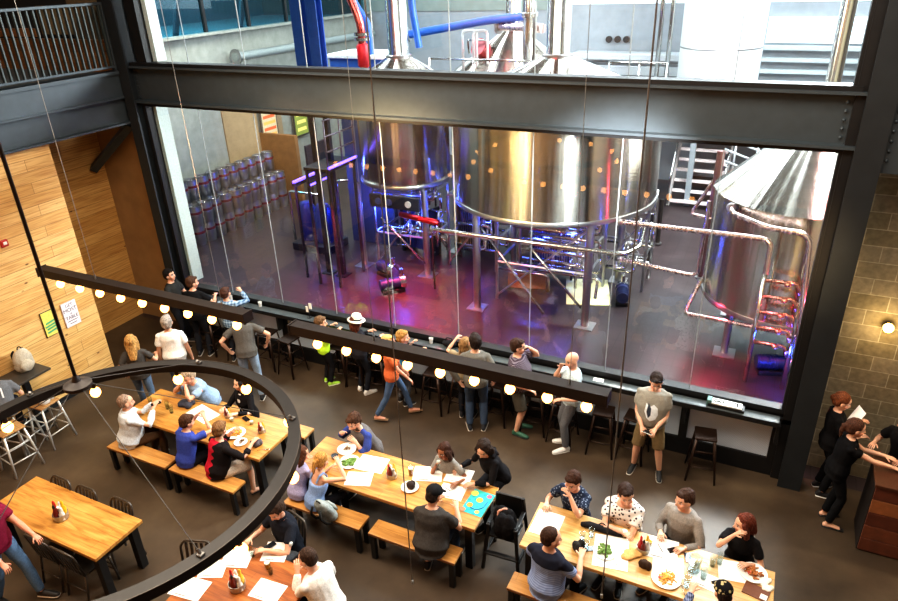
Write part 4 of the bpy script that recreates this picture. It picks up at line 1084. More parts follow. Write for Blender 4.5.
bn = None
def bench(label, x0, x1, y0, y1):
    global bn
    cx, cy = (x0+x1)/2, (y0+y1)/2
    if bn is None:
        t = bn = thing('bench', label, 'bench', (cx, cy, 0), 0, 'benches along the long tables')
        w, d = .62, .135
        obj('seat', bx((-w, -d, .41), (w, d, .45), .004), M_BENCH, t)
        for sx in (-1, 1):
            for sy in (-1, 1): obj('leg', bx((sx*(w-.05)-.035, sy*(d-.04)-.03, 0), (sx*(w-.05)+.035, sy*(d-.04)+.03, .41), .004), M_BLACK, t)
            obj('rail', bx((sx*(w-.05)-.02, -d+.06, .36), (sx*(w-.05)+.02, d-.06, .41)), M_BLACK, t)
    else: dup(bn, (cx, cy, 0), 0, label)
bench('wooden bench under the man in the pale long-sleeved shirt', -8.73, -7.47, 5.2, 5.47)
bench('wooden bench under the blue shirt and the red and black shirt', -7.4, -6.16, 5.2, 5.47)
bench('wooden bench behind the cluttered table, under the man in the pale blue polo', -8.5, -7.3, 6.62, 6.89)
bench('wooden bench behind the cluttered table, under the dark-haired woman', -7.2, -6.0, 6.62, 6.89)
bench('wooden bench with the grey backpack hanging from it', -5.38, -4.14, 5.33, 5.6)
bench('wooden bench under the man in the black cap, grey tee and jeans', -4.0, -2.76, 5.33, 5.6)
bench('wooden bench behind the table, under the man in blue raglan sleeves', -5.35, -4.1, 6.47, 6.74)
bench('wooden bench behind the table, under the girl in grey and the black hoodie', -4.0, -2.7, 6.47, 6.74)
bench('wooden bench under the man in the striped shirt with navy yoke', -2.05, -.8, 5.26, 5.53)
bench('wooden bench under the person in the black patterned cap', -.7, .55, 5.26, 5.53)
bench('wooden bench under the floral navy shirt and the white printed shirt', -2.0, -.75, 6.47, 6.74)
bench('wooden bench under the grey sweater and the auburn-haired woman', -.62, .62, 6.47, 6.74)

# metal slat-back chairs
ch = None
M_GUN = plain('4A443E', .38, .6, .12, 10)
def metal_chair(label, x, y, deg):
    """Origin at the seat centre; the sitter faces +Y."""
    global ch
    if ch is None:
        t = ch = thing('metal_chair', label, 'chair', (x, y, 0), math.radians(deg), 'dark metal slat-back chairs')
        bm = B(); prism(bm, [(-.2, -.19), (.2, -.19), (.21, .1), (.18, .2), (-.18, .2), (-.21, .1)], .43, .455); obj('seat', bm, M_GUN, t)
        for sx in (-1, 1):
            bm = B(); rod(bm, (sx*.18, .17, .43), (sx*.2, .2, 0), .015, 8); obj('leg', bm, M_GUN, t, True)
            bm = B(); rod(bm, (sx*.18, -.17, .43), (sx*.19, -.25, 0), .015, 8); obj('leg', bm, M_GUN, t, True)
        bm = B(); path(bm, [(-.19, -.18, .43), (-.2, -.24, .8), (-.15, -.27, .87), (.15, -.27, .87), (.2, -.24, .8), (.19, -.18, .43)], .016, 8); br = obj('backrest', bm, M_GUN, t, True)
        for k in range(5): obj('slat', bx((-.13+k*.065-.016, -.012, 0), (-.13+k*.065+.016, .0, .40), rot=Matrix.Rotation(.16, 3, 'X'), org=(0, 0, 0)), M_GUN, br).location = (0, -.19, .45)
        for s_ in (0, 1):
            bm = B(); rod(bm, (-.19, .18-.4*s_, .2), (.19, .18-.4*s_, .2), .01, 6); obj('stretcher', bm, M_GUN, t, True)
    else: dup(ch, (x, y, 0), math.radians(deg), label)
metal_chair('metal slat-back chair behind the bare table, farthest from its free end', -8.17, 3.86, 180)
metal_chair('metal slat-back chair behind the bare table, second of three', -7.67, 3.87, 180)
metal_chair('metal slat-back chair behind the bare table, nearest its free end', -7.03, 3.9, 180)
metal_chair('metal slat-back chair before the bare table, by the maroon shirt', -7.5, 3.5, 0)
metal_chair('metal slat-back chair before the bare table, near its free end', -7.02, 3.5, 0)
metal_chair('empty metal slat-back chair just outside the light ring rim', -5.5, 3.78, 200)
metal_chair('metal slat-back chair under the man in navy polo', -4.8, 4.62, 165)
metal_chair('metal slat-back chair under the man in white shirt', -3.72, 3.92, 80)

# bar stools at the counter
st = None
M_STOOL = plain('34251D', .35, .6, .15, 10)
def bar_stool(label, x, y, deg=0):
    global st
    if st is None:
        t = st = thing('bar_stool', label, 'stool', (x, y, 0), math.radians(deg), 'dark metal bar stools at the counter')
        bm = B(); box(bm, (-.155, -.155, .725), (.155, .155, .76), bev=.015); obj('seat', bm, M_STOOL, t)
        for sx in (-1, 1):
            for sy in (-1, 1):
                bm = B(); tube(bm, [(sx*.125, sy*.125, .73), (sx*.205, sy*.205, 0)], [(.032, .016), (.02, .014)], 6, V((1, 1*sx*sy*-1, 0)), cap=0); obj('leg', bm, M_STOOL, t, True)
        for z, r_ in ((.25, .175), (.52, .148)):
            bm = B()
            for q in ((-1, -1, 1, -1), (1, -1, 1, 1), (1, 1, -1, 1), (-1, 1, -1, -1)): rod(bm, (q[0]*r_, q[1]*r_, z), (q[2]*r_, q[3]*r_, z), .011, 6)
            obj('foot_rest', bm, M_STOOL, t, True)
    else: dup(st, (x, y, 0), math.radians(deg), label)
bar_stool('dark bar stool standing free before the screen panel, by the box sign', -.3, 8.76, 8)
bar_stool('dark bar stool half hidden by the khaki shorts', -1.32, 8.8, -5)
bar_stool('dark bar stool between the bald man and the khaki shorts', -1.8, 8.75, 4)
bar_stool('dark bar stool under the bald man', -2.45, 8.78, -3)
bar_stool('dark bar stool between the phone caller and the bald man', -2.95, 8.85, 6)
bar_stool('dark bar stool just beside the phone caller in checks', -3.62, 8.84, 2)
bar_stool('dark bar stool behind the jeans of the couple', -4.25, 8.85, -6)
bar_stool('dark bar stool by the walking blonde, on the couple side', -4.75, 8.72, 3)
bar_stool('dark bar stool under the boy in blue', -5.5, 8.8, -4)
bar_stool('dark bar stool between the white hat and the boy in blue', -5.95, 8.82, 7)
bar_stool('dark bar stool under the jacket of the woman in the white hat', -6.4, 8.85, 0)
bar_stool('dark bar stool next to the boy in neon yellow', -6.8, 8.85, 5)
bar_stool('dark bar stool by the grey tee and pale jeans, toward the neon shirt', -7.85, 8.7, -8)
bar_stool('dark bar stool in front of the man bending in grey tee', -8.4, 8.75, 3)
bar_stool('dark bar stool under the plaid shirt', -9.15, 8.72, -2)
bar_stool('dark bar stool under the man in black tee at the counter end', -9.9, 8.72, 6)

# tall table and aluminium stools by the pine wall
t = thing('high_table', 'tall dark table against the pine wall with a backpack on it', 'table', (-10.9, 4.9, 0))
obj('tabletop', bx((-.28, -1.3, 1.03), (.25, .95, 1.07), .006), plain('3B3630', .4), t)
for y_ in (-1.0, .6):
    obj('post', bx((-.05, y_-.05, .02), (.05, y_+.05, 1.03), .006), M_BLACK, t); obj('foot', bx((-.2, y_-.18, 0), (.2, y_+.18, .02), .004), M_BLACK, t)
M_ALU = plain('C4C2BC', .35, .4, .06, 10)
def alu_stool(label, x, y, deg, src=[None]):
    if src[0] is None:
        t = src[0] = thing('high_stool', label, 'stool', (x, y, 0), math.radians(deg), 'silver stools at the tall table')
        bm = B(); box(bm, (-.18, -.18, .74), (.18, .18, .77), bev=.012); obj('seat', bm, planks_mat('XY', 'B08A58', '9C7648', .09, 1.), t)
        for sx in (-1, 1):
            for sy in (-1, 1):
                bm = B(); rod(bm, (sx*.15, sy*.15, .74), (sx*.22, sy*.22, 0), .019, 8); obj('leg', bm, M_ALU, t, True)
        for z, r_ in ((.25, .197), (.5, .173)):
            bm = B()
            for q in ((-1, -1, 1, -1), (1, -1, 1, 1), (1, 1, -1, 1), (-1, 1, -1, -1)): rod(bm, (q[0]*r_, q[1]*r_, z), (q[2]*r_, q[3]*r_, z), .012, 6)
            obj('foot_rest', bm, M_ALU, t, True)
    else: dup(src[0], (x, y, 0), math.radians(deg), label)
alu_stool('silver high stool farthest along the tall table, legs fully in view', -10.3, 5.35, 4)
alu_stool('silver high stool under the light ring bulb, nearest the picture edge', -10.15, 4.65, -6)
alu_stool('silver high stool under the person in the numbered jersey', -10.6, 5.02, 10)

# black high chair with a bag, between the two long tables
t = thing('high_chair', 'black wooden child high chair between the two long tables', 'high chair', (-2.36, 6.05, 0), 3.2)
for sx in (-1, 1):
    for sy in (-1, 1):
        bm = B(); tube(bm, [(sx*.17, sy*.16, .74 if sy > 0 else .95), (sx*.24, sy*.24, 0)], [(.025, .02)]*2, 6, cap=0); obj('leg', bm, M_BLACK, t)
    obj('armrest', bx((sx*.18-.025, -.2, .7), (sx*.18+.025, .2, .73), .006), M_BLACK, t)
    obj('rail', bx((sx*.225-.015, -.22, .18), (sx*.225+.015, .22, .22)), M_BLACK, t)
obj('seat', bx((-.18, -.17, .5), (.18, .17, .53), .006), M_BLACK, t);
obj('backrest', bx((-.18, -.19, .58), (.18, -.16, .94), .01), M_BLACK, t); obj('foot_rest', bx((-.22, .18, .25), (.22, .24, .28), .005), M_BLACK, t)

# wooden host stand
t = thing('host_stand', 'reddish plank host stand under the pointing hand of the waitress', 'counter', (2.7, 8.35, 0))
obj('carcass', bx((-.93, -.27, 0), (.9, .28, 1.06), .005), plain('2C1710', .6), t)
for k in range(5): obj('board', bx((-.95, -.30, .02+k*.21), (.92, -.27, .02+k*.21+.2), .006), plain(['5E3220', '6A3A24', '552A1A', '8A5430', '5A2E1E'][k], .5, 0, .2, 9), t)
obj('top', bx((-.97, -.32, 1.06), (.95, .3, 1.1), .006), plain('4A2A1A', .4), t)
obj('end_panel', bx((-.96, -.28, 0), (-.93, .28, 1.06), .004), plain('17100D', .6), t)

# ------------------------------------------------------------------ hanging lights
M_BULB = plain('FFD08A', .3, 0, 0, 1, 0, 'FFAC54', 9.)
M_IRON = plain('2A211D', .5, .4, .15, 8)
def bulb_on(parent, p, stem=.06):
    bm = B(); lathe(bm, [(0, -.058), (.03, -.05), (.05, -.025), (.056, .005), (.046, .035), (.024, .06), (.0, .062)], p, 16); b_ = obj('bulb', bm, M_BULB, parent, True)
    bm = B(); lathe(bm, [(.022, .055), (.024, .06), (.024, .055+stem), (0, .056+stem)], p, 10); obj('socket', bm, M_IRON, b_, True)
def bar_light(label, xs, y=5.62, z=2.98):
    x0, x1 = xs[0]-.33, xs[-1]+.2
    t = thing('hanging_bar_light', label, 'pendant light', (x0, y, z))
    bm = B(); L_ = x1-x0
    box(bm, (0, -.075, .21), (L_, .075, .225)); box(bm, (0, -.075, .10), (L_, -.06, .21)); box(bm, (0, .06, .10), (L_, .075, .21)); box(bm, (0, -.06, .17), (L_, .06, .18))
    obj('beam', bm, M_IRON, t)
    obj('end_plate', bx((-.02, -.085, .09), (.0, .085, .235), .003), M_IRON, t); obj('end_plate', bx((L_, -.085, .09), (L_+.02, .085, .235), .003), M_IRON, t)
    for x in xs: bulb_on(t, (x-x0, 0, 0), .115)
    for f in (.3, .9):
        bm = B(); rod(bm, (L_*f, 0, .22), (L_*f, 0, 6.4), .0035, 5); obj('cable', bm, plain('767674', .5, .2), t)
        bm = B(); rod(bm, (L_*f, 0, .22), (L_*f, 0, .29), .012, 8); obj('cable_clamp', bm, M_INOX_D, t)
    return t
bar_light('straight beam light of nine bulbs crossing the pine wall', [-9.27+i*.423 for i in range(9)])
bar_light('straight beam light of nine bulbs in front of the stools', [-4.63+i*.412 for i in range(9)])
RC = V((-5.1, 2.97, 3.0))
t = thing('ring_chandelier', 'big dark ring chandelier with bulbs hanging over the bare table', 'pendant light', RC)
bm = B(); n = 96; r0, r1 = 1.66, 1.775; rings = []
for k in range(n):
    a = 2*PI*k/n; c_, s_ = math.cos(a), math.sin(a)
    rings.append([bm.verts.new((r*c_, r*s_, z)) for r, z in ((r0, -.035), (r1, -.035), (r1, .06), (r0, .06))])
for k in range(n):
    A, Bq = rings[k], rings[(k+1) % n]
    for j in range(4): bm.faces.new((A[j], A[(j+1) % 4], Bq[(j+1) % 4], Bq[j]))
obj('ring', bm, plain('1E1917', .5, .4, .2, 6), t, 'auto')
bm = B(); lathe(bm, [(r1-.003, .058), (r1+.003, .058), (r1+.003, .064), (r1-.003, .064)], seg=96); obj('rim', bm, plain('4A4039', .5, .4), t)
bm = B(); lathe(bm, [(0, .85), (.09, .85), (.115, .87), (.115, .9), (.04, .93), (.02, .98), (0, .98)], seg=28); obj('hub', bm, M_IRON, t, 'auto')
bm = B(); rod(bm, (0, 0, .95), (0, 0, 6.4), .015, 12); obj('rod', bm, M_IRON, t, True)
for k, a in enumerate((-16, 45, 105, 165, 225, 285)):
    a = math.radians(a); c_, s_ = math.cos(a), math.sin(a)
    bm = B(); rod(bm, (.1*c_, .1*s_, .88), (1.715*c_, 1.715*s_, .08), .004, 6); cb = obj('stay_cable', bm, plain('3E3A36', .6), t)
    bm = B(); box(bm, (1.715*c_-.025, 1.715*s_-.025, .06), (1.715*c_+.025, 1.715*s_+.025, .08), bev=.005); rod(bm, (1.715*c_, 1.715*s_, .07), (1.69*c_, 1.69*s_, .11), .014, 8); obj('clamp', bm, plain('6A6662', .4, .6), cb)
for k in range(12):
    a = math.radians(-5+30*k); bulb_on(t, (1.715*math.cos(a), 1.715*math.sin(a), -.17), .08)
for k, (p, lb) in enumerate((((-3.0, 4.73, .65), 'thin suspension cable hanging over the table with the drawings'), ((-.9, 5.0, 1.15), 'thin suspension cable hanging over the table with the pitcher'))):
    bm = B(); rod(bm, (0, 0, 0), (0, 0, 8.6), .007, 6); o = obj('hanging_cable', bm, plain('6E6A66', .4, .5), None); o.location = p; tag(o, lb, 'cable')
    bm = B(); lathe(bm, [(0, -.03), (.014, -.02), (.014, .03), (0, .04)], seg=10); obj('cable_end', bm, M_INOX_D, o)

# ------------------------------------------------------------------ wall things
t = thing('wall_poster', 'yellow and green poster on the pine wall, nearer the picture edge', 'poster', (-11.19, 6.4, 1.56))
obj('frame', bx((0, -.15, -.24), (.012, .15, .24), .003), M_BLACK, t); obj('print', bx((.012, -.138, -.228), (.016, .138, .228)), plain('D8CC62', .6), t)
for k, (z, w_) in enumerate(((.02, .1), (-.04, .12), (-.09, .1), (-.15, .11))): obj('green_band', bx((.016, -w_, z-.016), (.018, w_-.02, z+.018), rot=Matrix.Rotation(.12, 3, 'X')), plain('3E9A6A', .6), t)
def text(parent, s, size, loc, mat, rot, name='lettering', align='CENTER', ext=.0008):
    cu = bpy.data.curves.new(name, 'FONT'); cu.body = s; cu.size = size; cu.align_x = align; cu.align_y = 'CENTER'; cu.extrude = ext
    tmp = bpy.data.objects.new(name, cu); C.objects.link(tmp)
    me = bpy.data.meshes.new_from_object(tmp.evaluated_get(bpy.context.evaluated_depsgraph_get())); bpy.data.objects.remove(tmp)
    o = bpy.data.objects.new(name, me); C.objects.link(o); me.materials.clear(); me.materials.append(mat); o.location = loc; o.rotation_euler = rot; o.parent = parent
    return o
t = thing('wall_poster', 'white poster lettered MOST and TABLE on the pine wall', 'poster', (-11.19, 6.8, 1.55))
obj('frame', bx((0, -.15, -.24), (.012, .15, .24), .003), plain('B9A6A0', .6), t); obj('print', bx((.012, -.142, -.232), (.016, .142, .232)), plain('E3D8DA', .6), t)
INK = plain('3A3440', .7)
for s_, z, sz in (('GET', .17, .08), ('MOST', .08, .10), ('of', .005, .05), ('TABLE', -.065, .088), ):
    text(t, s_, sz, (.0175, 0, z), INK, (PI/2, 0, PI/2))
for z, w_ in ((-.13, .1), (-.18, .07)): obj('small_print', bx((.016, -w_, z-.007), (.0175, w_, z+.007)), plain('6A6068', .7), t)
t = thing('fire_alarm', 'small red fire alarm high on the pine wall', 'alarm', (-11.2, 6.08, 3.19))
obj('case', bx((0, -.06, -.06), (.05, .06, .06), .012), plain('B02A22', .4), t); obj('strobe', bx((.05, -.03, -.02), (.065, .03, .03), .006), plain('E8E4E0', .3), t)
t = thing('wall_sconce', 'round glowing bulb light on the block wall', 'wall light', (1.66, 9.6, 2.54))
bm = B(); rod(bm, (0, 0, .0), (0, -.05, 0), .05, 16); obj('wall_plate', bm, M_IRON, t, 'auto')
bm = B(); ball(bm, (0, -.10, 0), (.065, .065, .065)); obj('globe', bm, plain('FFE9A0', .3, 0, 0, 1, 0, 'FFD060', 9.), t, True)
t = thing('wooden_panel', 'reddish wooden booth end beside the backpack on the tall table', 'panel', (-11.05, 4.55, 0))
obj('panel', bx((-.12, -.35, 1.07), (.02, .35, 1.62), .01), plain('9A5428', .5, 0, .2, 8), t); obj('cap', bx((-.13, -.36, 1.62), (.03, .36, 1.65), .006), plain('7A3F1C', .5), t)

# ------------------------------------------------------------------ table-top things
Z = .76
M_PAPER = plain('F0EDE6', .7, 0, .03, 6)
M_PLATE = plain('F2F0EA', .25, 0, .02)
def paper(label, p, w, h, deg, lines=True, mat=None, z=Z, name='menu_sheet', cat='menu', group=None):
    t = thing(name, label, cat, (p[0], p[1], z+.001), math.radians(deg), group)
    bm = B(); n = 5; vs = [[bm.verts.new(((i/n-.5)*w, (j/n-.5)*h, .0015+.004*abs(math.sin(i*1.3+j*.7)))) for j in range(n+1)] for i in range(n+1)]
    for i in range(n):
        for j in range(n): bm.faces.new((vs[i][j], vs[i+1][j], vs[i+1][j+1], vs[i][j+1]))
    obj('sheet', bm, mat or M_PAPER, t, True)
    if lines: obj('print_line', bx((-w*.3, -h*.42, .0065), (w*.05, -h*.42+.009, .0075)), plain('4E4A4A', .7), t)
    return t
def plate(label, p, r=.125, food='fries', cat='plate'):
    t = thing('dinner_plate', label, cat, (p[0], p[1], Z+.001))
    bm = B(); lathe(bm, [(0, .004), (r*.6, .004), (r*.65, .0), (r*.72, .008), (r, .02), (r, .025), (r*.7, .014), (r*.6, .01), (0, .01)], seg=32); obj('plate', bm, M_PLATE, t, 'auto')
    rnd = random.Random(label)
    bm = B(); cols = {'fries': 'D89A3A', 'salad': '5E7F34', 'burger': 'A8642E', 'scraps': '8A6A44', 'wrap': 'C4863C'}
    for k in range(44 if food != 'scraps' else 8):
        a = rnd.uniform(0, 6.28); q = rnd.uniform(0, r*.62)
        if food == 'salad': ball(bm, (q*math.cos(a), q*math.sin(a), .022+rnd.uniform(0, .02)), (.03, .022, .012), Matrix.Rotation(a, 3, 'Z') @ Matrix.Rotation(.5, 3, 'X'), 7, 5)
        else:
            d = V((math.cos(a*3), math.sin(a*3), rnd.uniform(-.2, .2)))*.026; c_ = V((q*math.cos(a), q*math.sin(a), .022+rnd.uniform(0, .022))); rod(bm, c_-d, c_+d, .0085, 5)
    obj('food', bm, plain(cols[food], .6, 0, .25, 60), t, True)
    if food in ('burger', 'salad', 'fries'):
        bm = B()
        for k in range(4): ball(bm, (-r*.3+rnd.uniform(-.02, .02), rnd.uniform(-.04, .04), .03), (.022, .02, .016), None, 8, 6)
        obj('garnish', bm, plain({'burger': 'B03A26', 'salad': 'E0D8B8', 'fries': 'B04A2A'}[food], .5), t, True)
    return t
def glass(label, p, r=.036, h=.14, liquid=None, z=Z, group=None):
    t = thing('drinking_glass', label, 'glass', (p[0], p[1], z+.001), 0, group)
    bm = B(); lathe(bm, [(0, 0), (r*.8, 0), (r, h), (r*.93, h), (r*.74, .01), (0, .01)], seg=18); obj('glass', bm, drink_glass_mat(), t, 'auto')
    f = .75 if liquid else .4
    bm = B(); lathe(bm, [(0, .012), (r*.73, .012), (r*(.74+.17*f), h*f), (0, h*f)], seg=18); obj('drink', bm, plain(liquid, .15, 0, .05) if liquid else drink_glass_mat(), t, 'auto')
    if liquid in ('B0541C', 'D89A3A'):
        bm = B(); lathe(bm, [(0, h*f), (r*.85, h*f), (r*.87, h*f+.015), (0, h*f+.017)], seg=18); obj('foam', bm, plain('EADFC8', .8), t, 'auto')
    return t
def caddy(label, p, sc=1.):
    t = thing('condiment_caddy', label, 'caddy', (p[0], p[1], Z+.001)); t.scale = (sc,)*3
    bm = B(); lathe(bm, [(0, .004), (.07, .004), (.078, .075), (.073, .075), (.066, .01), (0, .01)], seg=20); obj('bucket', bm, plain('A9A7A2', .35, .7), t, 'auto')
    for k, (dx, dy, c_, hh) in enumerate(((-.032, -.012, 'B01E1A', .19), (.03, .03, 'E0B428', .18), (.004, -.042, '6A1A14', .17), (-.03, .036, 'E8E4DC', .14), (.046, -.012, 'D8D4CC', .13))):
        bm = B(); lathe(bm, [(0, .012), (.026, .012), (.028, hh*.68), (.015, hh*.86), (.014, hh), (0, hh)], (dx, dy, 0), 12); b_ = obj('bottle', bm, plain(c_, .3), t, 'auto')
        bm = B(); lathe(bm, [(.014, hh-.005), (.014, hh+.02), (.004, hh+.04), (0, hh+.04)], (dx, dy, 0), 10); obj('lid', bm, plain(('C8281E', 'E0B428', '1E1614', 'F0EEE8', 'B8B6B0')[k], .4), b_, 'auto')
    bm = B(); box(bm, (-.05, -.012, .06), (.05, .012, .15), bev=.006); obj('napkins', bm, M_PAPER, t)
    return t
def phone(label, p, deg, z=Z, mat=None):
    t = thing('mobile_phone', label, 'phone', (p[0], p[1], z+.001), math.radians(deg))
    obj('case', bx((-.038, -.075, 0), (.038, .075, .009), .003), mat or M_BLACK, t); obj('screen', bx((-.034, -.069, .009), (.034, .069, .0096)), plain('1A1C20', .08), t)
    return t
def cutlery(label, p, deg):
    t = thing('fork', label, 'cutlery', (p[0], p[1], Z+.001), math.radians(deg))
    bm = B(); tube(bm, [(0, -.09, .004), (0, .03, .006), (0, .05, .008)], [(.006, .002), (.004, .002), (.011, .002)], 6, cap=0); obj('handle', bm, M_INOX, t, True)
    bm = B()
    for k in range(4): rod(bm, (-.009+k*.006, .05, .008), (-.009+k*.006, .1, .01), .0016, 4)
    obj('tines', bm, M_INOX, t, True)
    return t
def folded(label, p, w, h, deg, col, cat, name, th=.05, z=Z):
    bm = B(); rnd = random.Random(label)
    for k in range(5): ball(bm, (rnd.uniform(-w*.3, w*.3), rnd.uniform(-h*.3, h*.3), th*.4), (w*.32, h*.32, th*.6), Matrix.Rotation(rnd.uniform(0, 3), 3, 'Z'), 12, 8)
    me = remesh(bm, .011, 2, .008, 18.)
    for v in me.vertices: v.co.z = max(v.co.z, .001)
    o = obj(name, me, cloth(col), None); o.location = (p[0], p[1], z); o.rotation_euler = (0, 0, math.radians(deg)); tag(o, label, cat)
    return o
def pen(label, p, deg, col='22222A', z=Z):
    t = thing('pen', label, 'pen', (p[0], p[1], z+.006), math.radians(deg))
    bm = B(); rod(bm, (0, -.07, 0), (0, .05, 0), .005, 8); obj('barrel', bm, plain(col, .4), t, True)
    bm = B(); rod(bm, (0, .05, 0), (0, .07, 0), .005, 8, .001); obj('tip', bm, M_INOX_D, t, True)
    return t

# cluttered table
paper('white paper spread behind the blue-shirted boy on the cluttered table', (-7.567, 6.168, 0.760), .5, .3, -12)
folded('dark jacket folded on the cluttered table by the pale blue polo', (-8.025, 6.241, 0.760), .3, .2, 25, '3A3A44', 'jacket', 'folded_jacket', .08)
glass('empty glass nearest the phone-holding man on the cluttered table', (-8.571, 6.039, 0.760))
glass('water glass on the cluttered table in front of the folded jacket', (-8.199, 6.046, 0.760))
glass('water glass on the cluttered table next to another, nearer the paper', (-8.053, 5.990, 0.760))
plate('oval plate of fries before the red and black shirt', (-6.717, 5.976, 0.760), .15, 'fries')
plate('small side plate with scraps beside the fries', (-6.496, 5.836, 0.760), .1, 'scraps')
glass('small pale cup behind the fries, by the paper', (-7.005, 6.209, 0.760), .035, .07, 'E6DCC8')
glass('small pale cup behind the fries, toward the table end', (-6.660, 6.272, 0.760), .035, .07, 'E6DCC8')
caddy('condiment caddy near the table end beside the fries', (-6.382, 6.174, 0.760), .8)
caddy('condiment caddy before the dark-haired woman on the cluttered table', (-7.138, 6.265, 0.760), .75)
folded('grey purse at the table end beside the red cuff', (-6.229, 5.901, 0.760), .2, .14, 60, '5E5A60', 'purse', 'purse', .09)
cutlery('fork lying near the corner of the cluttered table', (-6.083, 5.838, 0.760), -60)
phone('phone lying on the cluttered table by the woman with dark hair', (-6.836, 6.337, 0.760), 70)
# drawing table
plate('white plate nearest the man in raglan sleeves', (-4.946, 6.330, 0.760), .14, 'scraps')
plate('white plate with food beside the blonde hair', (-4.753, 6.102, 0.760), .15, 'salad')
glass('dark bowl held beside the blonde hair', (-5.005, 6.111, 0.760), .06, .06, '1E1B1A')
paper('largest white sheet behind the caddy, before the raglan sleeves', (-4.448, 6.211, 0.760), .42, .32, 8, False)
paper('white sheet at the table edge, in front of the caddy', (-4.447, 5.872, 0.760), .36, .27, 20, False)
paper('white drawing sheet in front of the girl drinking', (-3.626, 6.341, 0.760), .4, .3, 20)
paper('white drawing sheet under the hands of the hooded person', (-3.218, 6.475, 0.760), .36, .3, 8)
paper('scribbled drawing sheet beside the black cap', (-3.170, 6.153, 0.760), .34, .26, 5)
caddy('condiment caddy in the middle of the drawing table', (-4.051, 6.089, 0.760))
glass('amber pint standing alone behind the muffin plate', (-3.831, 6.229, 0.760), .036, .14, 'B0541C')
plate('white plate holding a dark knitted bundle', (-3.719, 5.997, 0.760), .12, 'scraps')
folded('dark knitted bundle on the white plate', (-3.704, 6.000, 0.780), .13, .13, 0, '3A302E', 'beanie', 'knitted_hat', .09, .78)
t = paper('turquoise printed placemat at the table end', (-2.773, 6.104, 0.760), .3, .44, -2, False, pattern_cloth('spots', '3FB8B0', '2E9AA0', 14.), name='placemat', cat='placemat')
for k, (dx, dy, c_, r_) in enumerate(((.0, .05, 'E0B040', .045), (-.08, -.08, 'E08A30', .04), (.09, .16, 'C85A78', .035), (.06, -.16, 'D8C850', .03), (-.11, .14, 'D8D060', .05), (-.13, -.19, 'B07A5A', .04))):
    bm = B(); lathe(bm, [(0, .008), (r_*.6, .0085), (r_, .008)], (dx, dy, 0), 16); obj('printed_shape', bm, plain(c_, .6), t)
bm = B(); path(bm, [(-.05, -.12, .008), (.03, -.13, .008), (.1, -.06, .008), (.11, .06, .008)], .007, 6); obj('printed_curve', bm, plain('2A5FA8', .6), t)
pen('dark pen lying on the scribbled drawing sheet', (-3.256, 6.178, 0.760), 70)
# pitcher table
paper('white menu at the table corner behind the navy yoke', (-1.843, 6.113, 0.760), .34, .42, 0, False)
bm = B(); tube(bm, [(-.24, 0, .03), (-.15, .01, .04), (.05, 0, .035), (.2, -.01, .03), (.3, -.01, .02)], [(.03, .028), (.05, .038), (.045, .034), (.03, .028), (.014, .014)], 12, (0, 1, 0)); o = obj('umbrella_case', bm, cloth('1E1C1E'), None, True); o.location = (-1.207, 6.268, 0.760); o.rotation_euler = (0, 0, .05); tag(o, 'black umbrella case lying along the pale table', 'case')
bm = B(); path(bm, [(-.05, .03, .05), (.0, .05, .09), (.08, .03, .05)], .008); obj('strap', bm, cloth('2A2628'), o, True)
glass('water glass beside the black case, nearer the striped shirt', (-1.373, 6.019, 0.760), .036, .13)
glass('water glass beside the black case, nearer the white printed shirt', (-1.292, 6.124, 0.760), .036, .13)
glass('empty tumbler in front of the two water glasses', (-1.300, 5.932, 0.760), .034, .10)
folded('dark camera bag under the arm of the striped shirt', (-1.371, 5.883, 0.760), .16, .13, 30, '2A2826', 'bag', 'camera_bag', .12)
phone('dark phone between camera bag and salad plate', (-1.242, 5.941, 0.760), -60)
glass('beer glass before the crossed arms', (-0.931, 6.284, 0.760), .04, .11, 'D89A3A')
paper('crumpled paper under the salad plate', (-1.017, 5.991, 0.760), .4, .5, 10, False)
plate('salad plate in front of the white printed shirt', (-1.081, 5.962, 0.760), .14, 'salad')
cutlery('fork beside the salad plate', (-0.956, 5.887, 0.760), 35)
folded('greasy paper wrap beside the caddy', (-0.780, 6.030, 0.760), .22, .18, 0, 'C89A60', 'wrapper', 'food_wrapper', .04)
caddy('condiment caddy before the crossed arms on the pale table', (-0.680, 6.157, 0.760), 1.05)
glass('orange juice glass beside the caddy', (-0.628, 6.247, 0.760), .036, .12, 'E09A28')
folded('dark leather pouch in front of the caddy', (-0.608, 5.915, 0.760), .14, .13, 0, '3A2A20', 'pouch', 'pouch', .1)
paper('white lettered menu before the grey sweater', (-0.484, 6.278, 0.760), .36, .34, 4)
pen('dark pen on the menu before the grey sweater', (-0.508, 6.284, 0.760), 35)
phone('black phone before the grey sweater', (-0.353, 6.319, 0.760), -50)
plate('large plate of fries in front of the grey sweater', (-0.364, 5.854, 0.760), .16, 'fries')
paper('printed paper under the large plate of fries', (-0.376, 6.050, 0.760), .34, .3, 8, False)
t = thing('water_pitcher', 'clear water pitcher on the pale table', 'pitcher', (*(-0.106, 6.077, 0.760)[:2], Z+.001))
bm = B(); lathe(bm, [(0, 0), (.065, 0), (.075, .04), (.07, .14), (.08, .22), (.075, .22), (.064, .14), (.068, .04), (0, .012)], seg=28); obj('jug', bm, drink_glass_mat(), t, 'auto')
bm = B(); lathe(bm, [(0, .012), (.066, .03), (.063, .14), (0, .14)], seg=24); obj('water', bm, drink_glass_mat(), t, 'auto')
bm = B(); path(bm, [(.07, 0, .2), (.13, 0, .19), (.13, 0, .07), (.07, 0, .05)], .009); obj('handle', bm, drink_glass_mat(), t, True)
bm = B()
for k in range(8): box(bm, (-.04+k*.01, -.03+(k*7 % 5)*.012, .1+(k % 3)*.012), (-.018+k*.01, -.008+(k*7 % 5)*.012, .122+(k % 3)*.012))
